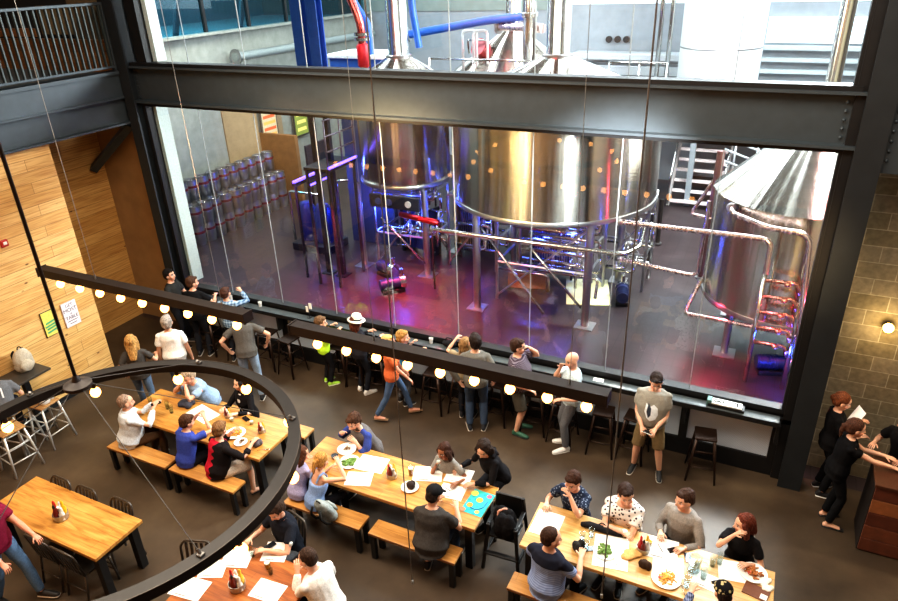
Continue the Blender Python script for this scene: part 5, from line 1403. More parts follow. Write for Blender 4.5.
obj('ice', bm, drink_glass_mat(), t)
glass('tall water glass beside the pitcher, nearer the cap', (0.009, 6.021, 0.760), .038, .15)
glass('tall water glass in front of the pitcher', (-0.145, 5.833, 0.760), .038, .15)
glass('tall glass between the pitcher and the auburn hair', (0.077, 6.252, 0.760), .036, .15)
glass('tall glass nearest the elbow of the auburn-haired woman', (0.146, 6.314, 0.760), .036, .15)
phone('brown cased phone behind the pitcher', (-0.187, 6.262, 0.760), 20, Z, plain('4A2018', .4))
paper('lettered paper by the wrist of the capped person', (0.043, 6.006, 0.760), .28, .22, -10)
paper('white paper in front of the auburn-haired woman', (0.290, 6.269, 0.760), .3, .3, 10, False)
plate('round plate with red sauce before the auburn-haired woman', (0.506, 6.319, 0.760), .15, 'burger')
t = folded('napkin roll at the table end', (0.656, 6.221, 0.760), .1, .2, 5, 'E4DED0', 'napkin', 'napkin', .03)
o = thing('bill_folder', 'brown bill folder beside the black cap', 'folder', (*(0.554, 6.073, 0.760)[:2], Z+.001), -.2)
obj('cover', bx((-.13, -.09, 0), (.13, .09, .012), .004), plain('6A3A1E', .5), o); obj('receipt', bx((.05, -.07, .012), (.12, .0, .014)), M_PAPER, o)
cutlery('fork lying in front of the large plate of fries', (-0.169, 5.778, 0.760), 25)
# bare and amber tables
caddy('condiment caddy alone on the bare table', (-7.598, 3.683, 0.760), 1.25)
caddy('condiment caddy on the dark amber table', (-4.721, 3.766, 0.760), 1.25)
paper('blank menu on the amber table, next to the lit bulb', (-5.023, 4.090, 0.760), .34, .26, 20)
paper('blank menu on the amber table, under the ring beam', (-5.180, 3.857, 0.760), .3, .26, 25)
paper('blank menu at the cut edge of the amber table', (-5.226, 3.539, 0.760), .4, .28, 8)
paper('blank menu between the caddy and the white shirt', (-4.379, 3.874, 0.760), .36, .26, 5)
paper('blank menu under the forearms of the navy polo', (-4.663, 4.368, 0.760), .3, .3, 20)
glass('empty tumbler beside the lit bulb on the amber table', (-4.878, 4.205, 0.760), .038, .1)
glass('short beer glass before the navy polo on the amber table', (-4.593, 4.135, 0.760), .038, .1, 'D89A3A')
glass('empty tasting glass beside the short beer', (-4.504, 4.079, 0.760), .03, .08)
# counter things
CZ = 1.10
t = thing('box_sign', 'white box sign with dark curved lettering lying on the counter', 'sign', (-.1, 9.03, CZ), -.02)
obj('tray', bx((-.25, -.08, 0), (.25, .07, .05), .008), M_BLACK, t); obj('panel', bx((-.2, -.075, .05), (.21, .065, .075), .006), plain('E6EAE6', .5), t); obj('end_block', bx((-.27, -.07, .0), (-.2, .06, .1), .01), plain('4A6A66', .5), t)
for k, (x_, r_) in enumerate(((-.14, .028), (-.07, .03))):
    bm = B(); 
    for i in range(12): rod(bm, (x_+r_*math.cos(i*.524), r_*math.sin(i*.524)-.01, .078), (x_+r_*math.cos((i+1)*.524), r_*math.sin((i+1)*.524)-.01, .078), .009, 5)
    obj('lettering', bm, M_BLACK, t)
bm = B(); path(bm, [(-.03, -.02, .077), (.03, -.035, .077), (.1, -.02, .077)], .008, 6); obj('lettering', bm, plain('3A5A50', .6), t)
bm = B(); path(bm, [(.09, .03, .077), (.16, .02, .077), (.13, -.03, .077), (.17, -.05, .077)], .01, 6); obj('lettering', bm, M_BLACK, t)
def counter_bits(label, x, kind, col='D8D8D4'):
    if kind == 'cup':
        t = thing('paper_cup', label, 'cup', (x, 9.05, CZ+.001)); bm = B(); lathe(bm, [(0, 0), (.028, 0), (.038, .1), (.034, .1), (.026, .006), (0, .006)], seg=16); obj('cup', bm, plain(col, .5), t, 'auto')
        bm = B(); lathe(bm, [(.039, .095), (.041, .1), (.036, .104)], seg=16); obj('rim', bm, plain(col, .5), t, True)
    elif kind == 'bag':
        bm = B(); ball(bm, (0, 0, .06), (.14, .07, .06)); ball(bm, (.05, .01, .07), (.08, .07, .06)); o = obj('handbag', remesh(bm, .011, 2, .006), cloth('1C1B1E'), None); o.location = (x, 9.06, CZ); tag(o, label, 'bag')
        bm = B(); path(bm, [(-.08, 0, .1), (-.05, 0, .17), (.05, 0, .17), (.08, 0, .1)], .008); obj('handle', bm, cloth('1C1B1E'), o, True)
t = thing('table_stand', 'wire stand with white cards on the counter by the neon shirt', 'card holder', (-7.55, 9.04, CZ))
bm = B(); rod(bm, (0, 0, 0), (0, 0, .3), .008, 8); rod(bm, (0, 0, 0), (0, 0, .012), .05, 16); obj('stand', bm, M_STEEL_D, t)
for dx in (-.03, .05): obj('card', bx((dx-.03, -.01, .14+dx), (dx+.03, .0, .26+dx), .002), M_PAPER, t)
counter_bits('white paper cup in front of the plaid shirt', -8.75, 'cup'); counter_bits('white paper cup between the two men at the counter end', -9.5, 'cup')
counter_bits('black handbag on the counter beside the couple', -4.6, 'bag'); counter_bits('dark cup in front of the white hat', -5.75, 'cup', '2A2A2C')
paper('white napkin on the counter beside the bald man', (-1.98, 9.02), .16, .1, 5, False, z=CZ, name='napkin', cat='napkin')
counter_bits('white cup by the walking blonde on the counter', -4.95, 'cup')

# bags
def backpack(label, loc, deg, col, s=1., tilt=0.):
    t = thing('backpack', label, 'backpack', loc, math.radians(deg)); t.rotation_euler[0] = tilt
    bm = B(); ball(bm, (0, 0, .2*s), (.15*s, .09*s, .21*s)); ball(bm, (0, .01*s, .1*s), (.16*s, .1*s, .12*s)); obj('main_bag', remesh(bm, .012, 2, .008), cloth(col), t)
    bm = B(); ball(bm, (0, -.09*s, .13*s), (.11*s, .04*s, .1*s)); obj('front_pocket', remesh(bm, .012, 2, .006), cloth(col), t)
    for sx in (-1, 1):
        bm = B(); path(bm, [(sx*.07*s, .08*s, .36*s), (sx*.09*s, .15*s, .28*s), (sx*.09*s, .14*s, .1*s), (sx*.11*s, .08*s, .04*s)], .016*s); obj('strap', bm, cloth('2A2A2A'), t, True)
    bm = B(); path(bm, [(-.03*s, 0, .4*s), (-.02*s, 0, .44*s), (.02*s, 0, .44*s), (.03*s, 0, .4*s)], .009*s); obj('grab_handle', bm, cloth('2A2A2A'), t, True)
    return t
backpack('pale grey backpack on the tall table by the pine wall', (-10.95, 5.62, 1.07), 80, 'B8AE9A', 1.05)
backpack('grey backpack with dark straps resting on the bench end', (-4.62, 5.4, .45), 170, '8E9694', 1.0, -.45)
o = folded('black bag dumped in the seat of the high chair', (-2.36, 6.02), .34, .32, 0, '131214', 'bag', 'tote_bag', .34, .53)
bm = B(); path(bm, [(-.06, -.05, .2), (-.1, -.02, .3), (.0, .05, .33), (.05, .0, .26)], .016); obj('strap', bm, plain('C8907A', .6), o, True)
o = folded('white bag hanging at the seat behind the numbered jersey', (-10.3, 5.4), .22, .3, 20, 'D8D6D0', 'bag', 'shopping_bag', .2, .77)
# ------------------------------------------------------------------ people
JEANS = cloth('46566A'); JEANS_P = cloth('8C9DB0'); DARKP = cloth('23252B'); KHAKI = cloth('6E5C40'); BROWNP = cloth('4E3A28'); GREYP = cloth('5A5C60')
BLK = plain('17171A', .6); WHT = plain('E4E2DC', .6); TAN = plain('8A6A4A', .6)
sh_blk = dict(mat=BLK); sh_wht = dict(mat=WHT); sh_brn = dict(mat=plain('5A3020', .6)); sandal = dict(kind='sandal', mat=BLK)
def lp(mat=DARKP, **k): return dict(kind='long', mat=mat, **k)
def tee(c, **k): return dict(kind='tee', mat=cloth(c) if isinstance(c, str) else c, **k)
def lng(c, **k): return dict(kind='long', mat=cloth(c) if isinstance(c, str) else c, **k)
D = {}
G = 'people in the beer hall'
# --- standing along the counter, from the pine wall outwards
person('man in dark tee standing at the counter end by the wall, facing along the glass', -10.72, 8.72, -75, 1.74, hair=dict(style='short', col='1A1412'), top=tee('2E2E2C'), bottom=lp(), shoes=sh_blk, hl=(-.12, .34, 1.12), hr=(.2, .32, 1.1), skin='fair', head=(0, 0, 0))
person('man in black tee leaning on the counter beside the dark tee and plaid', -9.95, 8.5, 22, 1.76, hair=dict(style='short', col='4A3020'), top=tee('151517'), bottom=lp(), shoes=sh_blk, hl=(-.1, .4, 1.13), hr=(.3, .36, 1.2), head=(-50, 10, 0), lean=10, girth=1.08)
person('person in pale blue plaid shirt raising a cup at the counter', -9.15, 8.6, 18, 1.66, hair=dict(style='short', col='4A2E22'), top=lng(pattern_cloth('plaid', 'A8C0D4', '46607E', 5.5, '7C98B4')), bottom=lp(), shoes=sh_blk, hl=(-.12, .36, 1.13), hr=(.16, .32, 1.42), head=(-10, 5, 0))
person('woman with long blonde hair and grey tee walking away near the pine wall', -9.3, 6.5, 42, 1.68, woman=True, hair=dict(style='long', col='B08850', len=.42), top=tee('45423F'), bottom=lp(cloth('5C6F86')), shoes=sh_wht, hl=(-.24, .05, .9), hr=(.28, .3, 1.08), fl=(-.1, .22, .09), fr=(.1, -.2, .11))
person('grey-haired man in white tee seen from behind near the stools', -9.1, 7.12, 38, 1.78, hair=dict(style='short', col='9A9086'), top=tee('F0EEE8', ease=.03), bottom=lp(cloth('5A6472')), shoes=sh_wht, hl=(-.27, .08, .84), hr=(.26, .1, .84), belly=.03)
person('man in grey tee and pale jeans bending toward the counter', -7.98, 7.72, 38, 1.8, hair=dict(style='short', col='2A201C'), top=tee('56534F', ease=.03), bottom=lp(JEANS_P), shoes=sh_blk, lean=20, hl=(-.32, .12, .98), hr=(.36, .16, 1.0), fl=(-.1, -.05, .085), fr=(.14, -.12, .085), head=(20, 20, 0), pl=(-1, -.6, -.1), pr=(1, -.5, -.1))
person('boy in neon yellow shirt and black track trousers at the counter', -6.98, 8.62, -30, 1.42, child=True, hair=dict(style='short', col='6A4E34'), top=tee('C2F03A', ease=.03), bottom=lp(cloth('1C1C20')), shoes=dict(mat=plain('A8E048', .5), sole=plain('E8F0C8', .6)), hl=(-.16, .28, 1.1), hr=(.14, .28, 1.1), head=(-25, 10, 0))
person('woman in dark jacket wearing a white banded hat at the counter', -6.2, 8.62, -22, 1.62, woman=True, hair=dict(style='long', col='5A2E1E', len=.2, hat='fedora', hat_mat=plain('E8E0CE', .7)), top=lng('26252A', ease=.035), bottom=lp(), shoes=sh_wht, hl=(-.12, .34, 1.12), hr=(.2, .36, 1.12), head=(-20, 8, 0))
person('blonde woman in coral top and jeans striding past the counter', -5.28, 8.2, -62, 1.64, woman=True, hair=dict(style='short', col='D0A864'), top=tee('C8683E', ease=.026), bottom=lp(cloth('4E627E')), shoes=dict(kind='sandal', mat=TAN), hl=(-.2, .2, .8), hr=(.16, .3, .86), fl=(-.08, .3, .09), fr=(.1, -.3, .12), skin='pink')
person('blond boy in blue shirt leaning over the counter', -5.35, 8.6, -30, 1.46, child=True, hair=dict(style='tousled', col='A88046'), top=tee('3E82A8'), bottom=lp(GREYP), shoes=sh_blk, hl=(-.05, .3, 1.13), hr=(.3, .28, 1.13), head=(-40, 5, 0), lean=12)
person('light-haired woman hugged at the counter, hand at her face', -4.12, 8.68, 14, 1.6, woman=True, hair=dict(style='wavy', col='8A6A44', len=.25), top=tee('8A7A60'), bottom=lp(), shoes=sh_blk, hl=(-.22, .3, 1.36), hr=(.1, .3, 1.12), head=(20, 5, 0))
person('dark-haired man in grey sweater and jeans hugging a woman at the counter', -3.82, 8.42, 22, 1.86, hair=dict(style='short', col='241812'), top=lng('6A6760', ease=.035), bottom=lp(cloth('3E4C60')), shoes=dict(mat=plain('1C1E24', .6)), hl=(-.27, -.02, .98), hr=(.3, .0, .98), head=(18, 5, 0), pl=(-1, -.2, -.5))
d = person('man with glasses in dark checked shirt holding a phone to his ear', -3.2, 8.66, -84, 1.78, hair=dict(style='short', col='3A2418'), top=tee(pattern_cloth('plaid', '8E8690', '2A1E28', 13., '4A3A46'), ease=.03), bottom=dict(kind='shorts', mat=cloth('4A443A'), len=.95), shoes=dict(mat=plain('2E5A46', .6), sole=plain('181C1A', .6)), hl=(-.13, .16, 1.56), hr=(.2, .25, 1.0), head=(10, 5, 0), belly=.05, girth=1.1, props=('glasses',), pl=(-.6, .5, -.8))
phone('dark phone held at the ear of the man in checks', d['hand']['l'][:2], 10, d['hand']['l'].z-.01)
person('bald man in pale tee and grey jeans at the counter, hand to mouth', -2.28, 8.6, 120, 1.8, hair=dict(style='none'), top=tee('B9C8CC', ease=.028), bottom=lp(cloth('66686C')), shoes=sh_wht, hl=(-.24, .22, 1.1), hr=(.03, .19, 1.5), head=(15, 20, 0), belly=.02, skin='fair', pr=(.35, .3, -1), fl=(-.1, .08, .085))
wolf_w = plain('D8DEE0', .7); wolf_d = plain('2A3442', .7)
wolf = [('shirt_print', wolf_w, [(-.085, .30), (-.03, .345), (.03, .30), (.075, .35), (.09, .22), (.05, .12), (.0, .08), (-.07, .12), (-.1, .2)]), ('shirt_print', wolf_d, [(.0, .29), (.045, .36), (.06, .22), (.03, .13), (.0, .18)])]
d = person('man in grey printed tee and khaki shorts with sunglasses on his head', -1.06, 8.55, 182, 1.77, hair=dict(style='short', col='2A1C14', hat='sunglasses'), top=tee('8A857A', ease=.032, front=wolf), bottom=dict(kind='shorts', mat=KHAKI, len=1.0, ease=.008), shoes=dict(mat=plain('1E2022', .6)), hl=(-.1, .27, .98), hr=(.1, .25, .96), head=(12, 28, 0), belly=.04, fl=(-.2, .04, .085), fr=(.18, .02, .085), girth=1.1, wide=1.08)
phone('white phone held by the man in khaki shorts', ((d['hand']['l']+d['hand']['r'])/2)[:2], 75, d['hand']['l'].z+.0, WHT)
# --- cluttered table
d = person('balding man in pale long-sleeved shirt sitting with a phone at the table', -8.42, 5.42, -28, 1.76, sit=.45, hair=dict(style='buzz', col='937A68'), top=lng('CDD6DE', ease=.032, collar=cloth('C4CCD2')), bottom=lp(BROWNP), shoes=sh_brn, hl=(-.06, .46, .98), hr=(.1, .42, .98), lean=8, belly=.05, head=(-5, 10, 0), fl=(-.1, .3, .085), fr=(.16, .42, .085))
phone('phone held up by the balding man in pale shirt', d['hand']['r'][:2], -30, d['hand']['r'].z)
person('boy in royal blue tee eating with hands at his mouth', -7.22, 5.4, -4, 1.62, sit=.45, hair=dict(style='short', col='4A2E1C'), top=tee('3A4A9A', ease=.026), bottom=lp(), shoes=sh_blk, lean=16, hl=(-.08, .42, 1.06), hr=(.1, .40, 1.08), head=(-20, 22, 0))
person('man in red and black shirt and white shorts eating fries', -6.62, 5.42, -16, 1.7, sit=.45, hair=dict(style='short', col='7A5838'), top=dict(kind='three', mat=pattern_cloth('blocks', 'B01E34', '1C181A'), ease=.036, sleeve_mat=cloth('1E1A1C')), bottom=dict(kind='shorts', mat=cloth('D4CEC4'), len=1.02, ease=.02), shoes=sandal, lean=16, hl=(-.14, .4, .92), hr=(.26, .48, .86), head=(20, 20, 0), fl=(-.16, .12, .085), fr=(.26, .36, .085), belly=.03)
person('man in pale blue polo hunched over the cluttered table, hands at his face', -8.05, 6.76, 168, 1.76, sit=.45, hair=dict(style='short', col='A8947C'), top=tee('8EA6C2', ease=.034), bottom=lp(), shoes=sh_blk, lean=26, hl=(-.05, .38, 1.03), hr=(.08, .38, 1.02), head=(10, 25, 0), belly=.05, pl=(-.8, .2, -.9), pr=(.8, .2, -.9))
person('woman with long dark hair in black cardigan over white top', -7.14, 6.72, 176, 1.66, sit=.45, woman=True, hair=dict(style='long', col='18100E', len=.34), top=lng('19181B', inner=cloth('E6E2DE'), ease=.026), bottom=lp(), shoes=sh_blk, hl=(-.16, .38, .82), hr=(.14, .36, .82), head=(-20, 6, 0), skin='pale', lean=6)
# --- drawing table
person('blonde girl in pale blue tank top leaning on the table by the plates', -4.92, 5.46, -20, 1.62, sit=.45, woman=True, hair=dict(style='pony', col='B98848'), top=dict(kind='tank', mat=cloth('86A0CC'), hem=-.09), bottom=lp(cloth('22242C')), shoes=sandal, hl=(-.1, .38, .84), hr=(.14, .36, 1.05), head=(10, 25, 0), lean=20)
person('brown-haired girl in lavender top behind the blonde girl', -5.26, 5.52, -12, 1.55, sit=.45, woman=True, hair=dict(style='wavy', col='5A3622', len=.22), top=tee('A09CBC'), bottom=lp(), shoes=sh_blk, hl=(-.14, .3, .82), hr=(.12, .32, .84), head=(-30, 18, 0), lean=18)
person('bearded man in grey tee with blue raglan sleeves bending over his plate', -4.82, 6.78, 160, 1.78, sit=.45, hair=dict(style='tousled', col='4A3020'), top=dict(kind='three', mat=cloth('6E6A6A'), sleeve_mat=cloth('3A4A8E'), sleeve_label='royal blue raglan sleeves', ease=.03), bottom=lp(), shoes=sh_blk, hl=(-.14, .36, .88), hr=(.2, .36, .9), head=(10, 26, 0), lean=26, beard='4A3222')
d = person('girl in grey tee drinking from a straw at the drawing table', -3.42, 6.64, 172, 1.56, sit=.45, woman=True, hair=dict(style='long', col='3E2418', len=.3), top=tee('8A8680'), bottom=lp(), shoes=sh_blk, hl=(-.3, .3, .80), hr=(.05, .28, .93), head=(-4, 16, 0), lean=16, skin='brown')
glass('white cup with straw held to the mouth of the girl in grey', (d['hand']['r'].x, d['hand']['r'].y), .03, .1, 'E4E0D8', d['hand']['r'].z-.04)
person('person with dark hair in black hooded top leaning over the drawing', -2.76, 6.8, 150, 1.7, sit=.62, woman=True, hair=dict(style='wavy', col='2A1C14', len=.4), top=lng('1A191C', hood=True, ease=.03), bottom=lp(), shoes=sh_blk, hl=(-.08, .5, .84), hr=(.3, .44, .84), head=(30, 30, 0), lean=28)
person('man in black cap and charcoal tee drawing at the table in jeans', -3.12, 5.42, 8, 1.8, sit=.45, hair=dict(style='buzz', col='2A201A', hat='cap', hat_mat=cloth('1A1A1C')), top=tee('3F3C3A', ease=.034), bottom=lp(JEANS), shoes=sh_blk, hl=(-.08, .42, .84), hr=(.22, .40, .83), head=(-15, 28, 0), lean=14, belly=.05, girth=1.08, fl=(-.1, .1, .09), fr=(.2, .35, .085))
# --- pitcher table
person('man in floral navy shirt with hand on his chin', -1.62, 6.68, 168, 1.76, sit=.45, hair=dict(style='short', col='3A2216'), top=tee(pattern_cloth('spots', '232C40', '7A8698', 34.), ease=.03), bottom=lp(), shoes=sh_blk, hl=(-.06, .33, 1.08), hr=(.26, .34, .81), head=(-5, 24, 0), lean=14, pl=(-.7, .4, -1))
person('man in white shirt with dark print, arms crossed on the table', -1.0, 6.68, 176, 1.78, sit=.45, hair=dict(style='short', col='2E1C14'), top=tee(pattern_cloth('spots', 'E4DCD4', '3A3438', 24.), ease=.034), bottom=lp(), shoes=sh_blk, hl=(.08, .36, .81), hr=(-.08, .4, .84), head=(28, 14, 0), lean=14, girth=1.18, wide=1.06, pl=(-1, .1, -.5), pr=(1, .1, -.5))
person('man in grey crew sweater sitting back from the table', -.32, 6.76, 160, 1.78, sit=.45, hair=dict(style='short', col='3A2418'), top=lng('8E8882', ease=.03), bottom=lp(), shoes=sh_blk, hl=(-.2, .34, .78), hr=(.12, .32, .8), head=(-26, 10, 0), lean=4)
person('woman with auburn hair and black tee, elbow raised on the table', .36, 6.72, 166, 1.68, sit=.45, woman=True, hair=dict(style='long', col='5E2A1A', len=.12), top=tee('161517'), bottom=lp(), shoes=sh_blk, hl=(-.16, .3, .81), hr=(.05, .26, 1.1), head=(-50, 8, 0), lean=10, pr=(.7, .5, -1))
person('man in blue striped shirt with navy yoke seen from behind', -1.62, 5.42, -14, 1.86, sit=.45, hair=dict(style='buzz', col='3A2418'), top=tee(pattern_cloth('yoke', '93A4C8', '6C7EA8', 12., '232634'), ease=.034), bottom=lp(cloth('14141A')), shoes=sh_blk, hl=(-.2, .36, .82), hr=(.24, .36, .83), head=(-40, 12, 0), lean=4, belly=.04)
person('person in black patterned cap and blue plaid shirt at the pale table', .27, 5.38, 14, 1.66, sit=.45, hair=dict(style='buzz', col='2A1E18', hat='cap', hat_mat=pattern_cloth('spots', '141214', 'B8A878', 22.)), top=lng(pattern_cloth('plaid', '8A94B0', '2A3248', 14., '5A6484')), bottom=lp(), shoes=sh_blk, hl=(-.26, .4, .86), hr=(.16, .36, .82), head=(10, 22, 0), lean=18)
# --- amber table
patch = plain('D8DCD8', .6)
d = person('man in navy polo with pale badges looking at a phone, at the amber table', -4.74, 4.72, 166, 1.78, sit=.45, hair=dict(style='short', col='3A2A20'), top=tee('20242E', ease=.034, collar=cloth('20242E'), front=[('badge', patch, [(.06, .30), (.10, .30), (.10, .26), (.08, .245), (.06, .26)])]), bottom=lp(GREYP), shoes=sh_blk, hl=(-.1, .42, .83), hr=(.2, .42, .83), head=(10, 34, 0), lean=9, pl=(-.8, -.4, -.4))
bm = B(); sp_ = d['S']['l']*.45 + d['E']['l']*.55 + V((-.075, .03, .03)); ball(bm, sp_, (.012, .03, .036), None, 10, 8); obj('sleeve_badge', bm, patch, d['T'], True)
phone('dark phone on the menu under the navy polo', (-4.781, 4.401, 0.760), -20, .775)
person('man in white shirt with cropped hair leaning on the amber table', -3.72, 4.12, 80, 1.8, sit=.45, hair=dict(style='buzz', col='3E2C22'), top=lng('E6E2DC', ease=.036), bottom=lp(), shoes=sh_blk, hl=(-.06, .42, .9), hr=(.16, .4, .84), head=(10, 24, 0), lean=24, pl=(-.5, -.5, -.6))
person('man in maroon tee and jeans walking past the bare table', -7.72, 2.95, -78, 1.78, hair=dict(style='short', col='3A2A1E'), top=tee('7A1E3A', ease=.03), bottom=lp(cloth('56708E')), shoes=sh_blk, hl=(-.2, .42, .92), hr=(.24, .34, .88), fl=(-.1, .26, .09), fr=(.1, -.22, .1), skin='pink')
text_shirt = 0
d = person('person in grey numbered jersey seated at the tall table by the pine wall', -10.5, 4.86, 58, 1.74, sit=.77, hair=dict(style='short', col='4A3A2C'), top=tee('66686C', ease=.034), bottom=lp(), shoes=sh_blk, hl=(-.16, .36, 1.1), hr=(.16, .36, 1.1), lean=18, head=(0, 15, 0), fl=(-.12, .26, .42), fr=(.12, .26, .42))
q = d['tr']((-.0, -.175, .30)); n_ = (d['tr']((0, -1, 0)) - d['tr']((0, 0, 0))); up_ = (d['tr']((0, 0, 1)) - d['tr']((0, 0, 0)))
Rm = Matrix((up_.cross(n_), up_, n_)).transposed()
text(d['T'], '21', .24, q, plain('E8ECEE', .6), Rm.to_euler(), 'number')
# --- waiting staff by the block wall
d = person('waitress in black with auburn hair holding white papers by the block wall', 1.28, 9.05, -78, 1.72, woman=True, hair=dict(style='bun', col='6A3A20'), top=tee('0C0B0D', hem=-.12), bottom=lp(cloth('111113')), shoes=dict(mat=BLK, sole=WHT), hl=(-.08, .3, 1.24), hr=(.14, .3, 1.12), head=(-10, 22, 0), girth=1.05)
o = paper('white papers held up by the auburn-haired waitress', (1.5, 9.0), .2, .28, 30, False, z=1.4); o.rotation_euler = (1.15, 0, -1.2)
d = person('waitress in black with brown ponytail pointing over the host stand', 1.36, 8.44, -80, 1.73, woman=True, hair=dict(style='pony', col='4A2C1E'), top=dict(kind='cap', mat=cloth('0C0B0D'), hem=-.12), bottom=lp(cloth('101012')), shoes=dict(kind='sandal', mat=BLK), hl=(-.05, .5, 1.18), hr=(.16, .62, 1.14), head=(0, 12, 0), lean=7, curl=.25, girth=1.08)
person('staff member in black tee leaning on the host stand at the picture edge', 2.14, 8.98, 140, 1.72, hair=dict(style='short', col='2A1C16'), top=tee('0E0D0F', hem=-.1), bottom=lp(), shoes=sh_blk, hl=(-.2, .34, 1.13), hr=(.24, .3, 1.13), lean=16, head=(0, 15, 0))
# ------------------------------------------------------------------ light and camera
def area(name, loc, size, energy, col, rot=(0, 0, 0), sy=None, spread=180):
    l = bpy.data.lights.new(name, 'AREA'); l.energy = energy; l.color = col; l.size = size
    if sy: l.shape = 'RECTANGLE'; l.size_y = sy
    l.spread = math.radians(spread)
    o = bpy.data.objects.new(name, l); C.objects.link(o); o.location = loc; o.rotation_euler = rot; return o
def point(name, loc, energy, col, r=.08):
    l = bpy.data.lights.new(name, 'POINT'); l.energy = energy; l.color = col; l.shadow_soft_size = r
    o = bpy.data.objects.new(name, l); C.objects.link(o); o.location = loc; return o
area('hall_light', (-5, 5, 9.2), 5, 520, (1, .89, .75), (0, 0, 0), 3.5)
area('hall_light', (0, 5.5, 9.2), 3, 300, (1, .91, .78), (0, 0, 0), 3.)
area('wall_washer', (-8.2, 4.5, 7.6), 1.5, 400, (1, .87, .68), (0, -.95, 0), 5.)
area('back_wall_fill', (-8, -1.2, 8.6), 6, 500, (1, .78, .48), (-.9, 0, 0), 1.5)  # added to warm the unseen wall that the tanks reflect
for x_, e_ in ((-12.5, 150), (-9.2, 220), (-6.2, 330), (-3.2, 470), (-.6, 640), (2.0, 640), (4.6, 420)):
    area('daylight_strip', (x_, 18, 9.4), .7, e_, (.88, .95, 1), (0, 0, 0), 10)  # overhead daylight cut into strips so the cone roofs reflect streaks
def spot(name, loc, energy, col, size=110, rot=(0, 0, 0)):
    l = bpy.data.lights.new(name, 'SPOT'); l.energy = energy; l.color = col; l.spot_size = math.radians(size); l.spot_blend = .8; l.shadow_soft_size = .08
    o = bpy.data.objects.new(name, l); C.objects.link(o); o.location = loc; o.rotation_euler = rot; return o
for p, e in (((-8.4, 13.9, 1.9), 90), ((-9.6, 14.9, 1.9), 90), ((-11.2, 14.6, 2.4), 90), ((-5.0, 14.4, 2.0), 110), ((-3.9, 13.6, 2.0), 70), ((-6.8, 15.2, 1.9), 80), ((1.2, 12.1, .9), 50)):
    point('blue_lamp', (p[0], p[1], p[2]-.6), e*.5, (.05, .1, 1))
for p, e in (((-7.4, 12.6, 2.1), 850), ((-5.6, 11.0, 2.6), 850), ((-.6, 12.3, 1.2), 200), ((-.3, 11.3, 2.2), 260), ((-8.8, 12.0, 2.4), 400)):
    spot('red_lamp', p, e, (1, .05, .12), 120)
point('red_lamp', (1.25, 11.6, 1.6), 40, (1, .06, .14)); point('blue_lamp', (.7, 11.4, .5), 30, (.05, .1, 1))
spot('violet_lamp', (-10.6, 12.2, 2.7), 200, (.5, .1, 1), 130)
def aim(name, loc, to, energy, col, size=50, r=.1):
    d = V(to)-V(loc); o = spot(name, loc, energy, col, size, d.to_track_quat('-Z', 'Y').to_euler()); o.data.shadow_soft_size = r; return o
T1, T2, T3 = (-4.5, 12.2, 3.15), (-8.4, 13.6, 3.1), (.1, 12, 2.2)
for p, to, e, c_, sz in (((-9.4, 3.1, 6.2), T1, 2500, (1, .62, .26), 22), ((-8.3, 2.6, 6.2), T1, 3800, (1, .72, .34), 22), ((-7.2, 2.3, 6.2), T1, 4500, (1, .76, .4), 22), ((-6.2, 2.1, 6.2), T1, 3800, (1, .78, .42), 22),
        ((-6.75, 2.2, 6.2), T1, 1500, (1, .12, .06), 22), ((2.0, 4.0, 6.2), T1, 15000, (.95, .98, 1), 22), ((-6.4, 2.8, 6.2), T2, 3000, (1, .66, .3), 15), ((-6.0, 2.9, 6.2), T2, 2600, (1, .4, .2), 15), ((2.4, 6.2, 6.2), T2, 2500, (1, .95, .9), 15),
        ((.75, 2.4, 6.2), T3, 3000, (1, .74, .38), 15), ((.6, 3.0, 6.2), T3, 1800, (1, .6, .3), 15)):
    aim('tank_streak_spot', p, to, e, c_, sz*.8, .45 if c_[2] < .5 else .2)  # added spots out of view, drawing gold and white streaks on the tanks
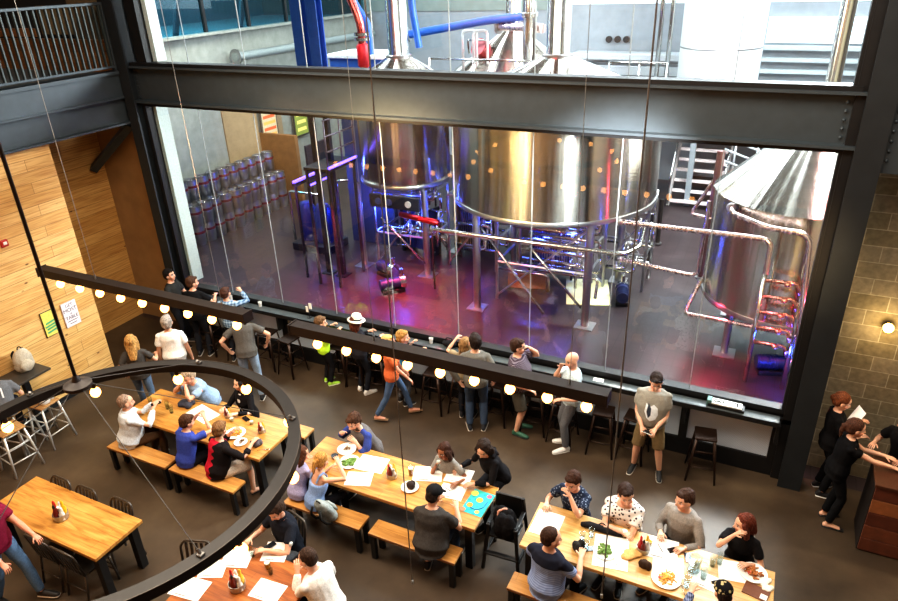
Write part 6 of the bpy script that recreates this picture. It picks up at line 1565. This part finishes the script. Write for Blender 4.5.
for p, to in (((-4.9, 9.9, 8.9), (-4.5, 12.8, 4.9)), ((1.6, 10.4, 8.9), (1.2, 12.6, 3.8)), ((-8.6, 10.6, 8.9), (-8.5, 14, 4.8)), ((-6.8, 14, 9.2), (-7.0, 17.2, 4.8))):
    aim('cone_streak_spot', p, to, 1200, (1, .12, .14), 34)  # added red spots that draw streaks down the cone roofs
o = area('drum_glint_fill', (1.6, 15.4, 8.3), 2.4, 2300, (.95, .98, 1)); o.rotation_euler = (V((-3, 13.4, 3.5))-V((1.6, 15.4, 8.3))).to_track_quat('-Z', 'Y').to_euler()  # added area light, no opening here; whitens one side of the largest drum
o = area('keg_fill', (-12.6, 13.5, 8.0), 1.5, 380, (1, .95, .85)); o.rotation_euler = (V((-15, 15, .8))-V((-12.6, 13.5, 8))).to_track_quat('-Z', 'Y').to_euler()  # fill light added to brighten the keg stack
aim('host_lamp', (4.4, 8.7, 4.0), (1.0, 7.4, 0), 260, (1, .8, .55), 70)
o = area('street_daylight', (-20, 14, 12), 6, 2600, (.8, .95, 1)); o.rotation_euler = (V((-18, 16, 5.2))-V((-20, 14, 12))).to_track_quat('-Z', 'Y').to_euler()
point('sconce_lamp', (1.66, 9.35, 2.54), 13, (1, .75, .4), .07)
w = bpy.data.worlds.new('hall_air'); bpy.context.scene.world = w; w.use_nodes = True
w.node_tree.nodes['Background'].inputs[0].default_value = (.75, .82, .9, 1); w.node_tree.nodes['Background'].inputs[1].default_value = .11
cam = bpy.data.cameras.new('camera'); co = bpy.data.objects.new('camera', cam); C.objects.link(co)
cam.sensor_width = 36; cam.sensor_fit = 'HORIZONTAL'; cam.lens = 677.02/898*36; cam.clip_end = 200
yaw, pitch, roll = .467606932, .458008861, -.0379035414
f = V((-math.sin(yaw)*math.cos(pitch), math.cos(yaw)*math.cos(pitch), -math.sin(pitch))); r = V((math.cos(yaw), math.sin(yaw), 0)); u = r.cross(f)
r2 = r*math.cos(roll) + u*math.sin(roll); u2 = u*math.cos(roll) - r*math.sin(roll)
co.matrix_world = Matrix.Translation((0, 0, 7)) @ Matrix((r2, u2, -f)).transposed().to_4x4()
bpy.context.scene.camera = co
vs = bpy.context.scene.view_settings; vs.view_transform = 'Standard'; vs.look = 'Medium High Contrast'; vs.exposure = .38
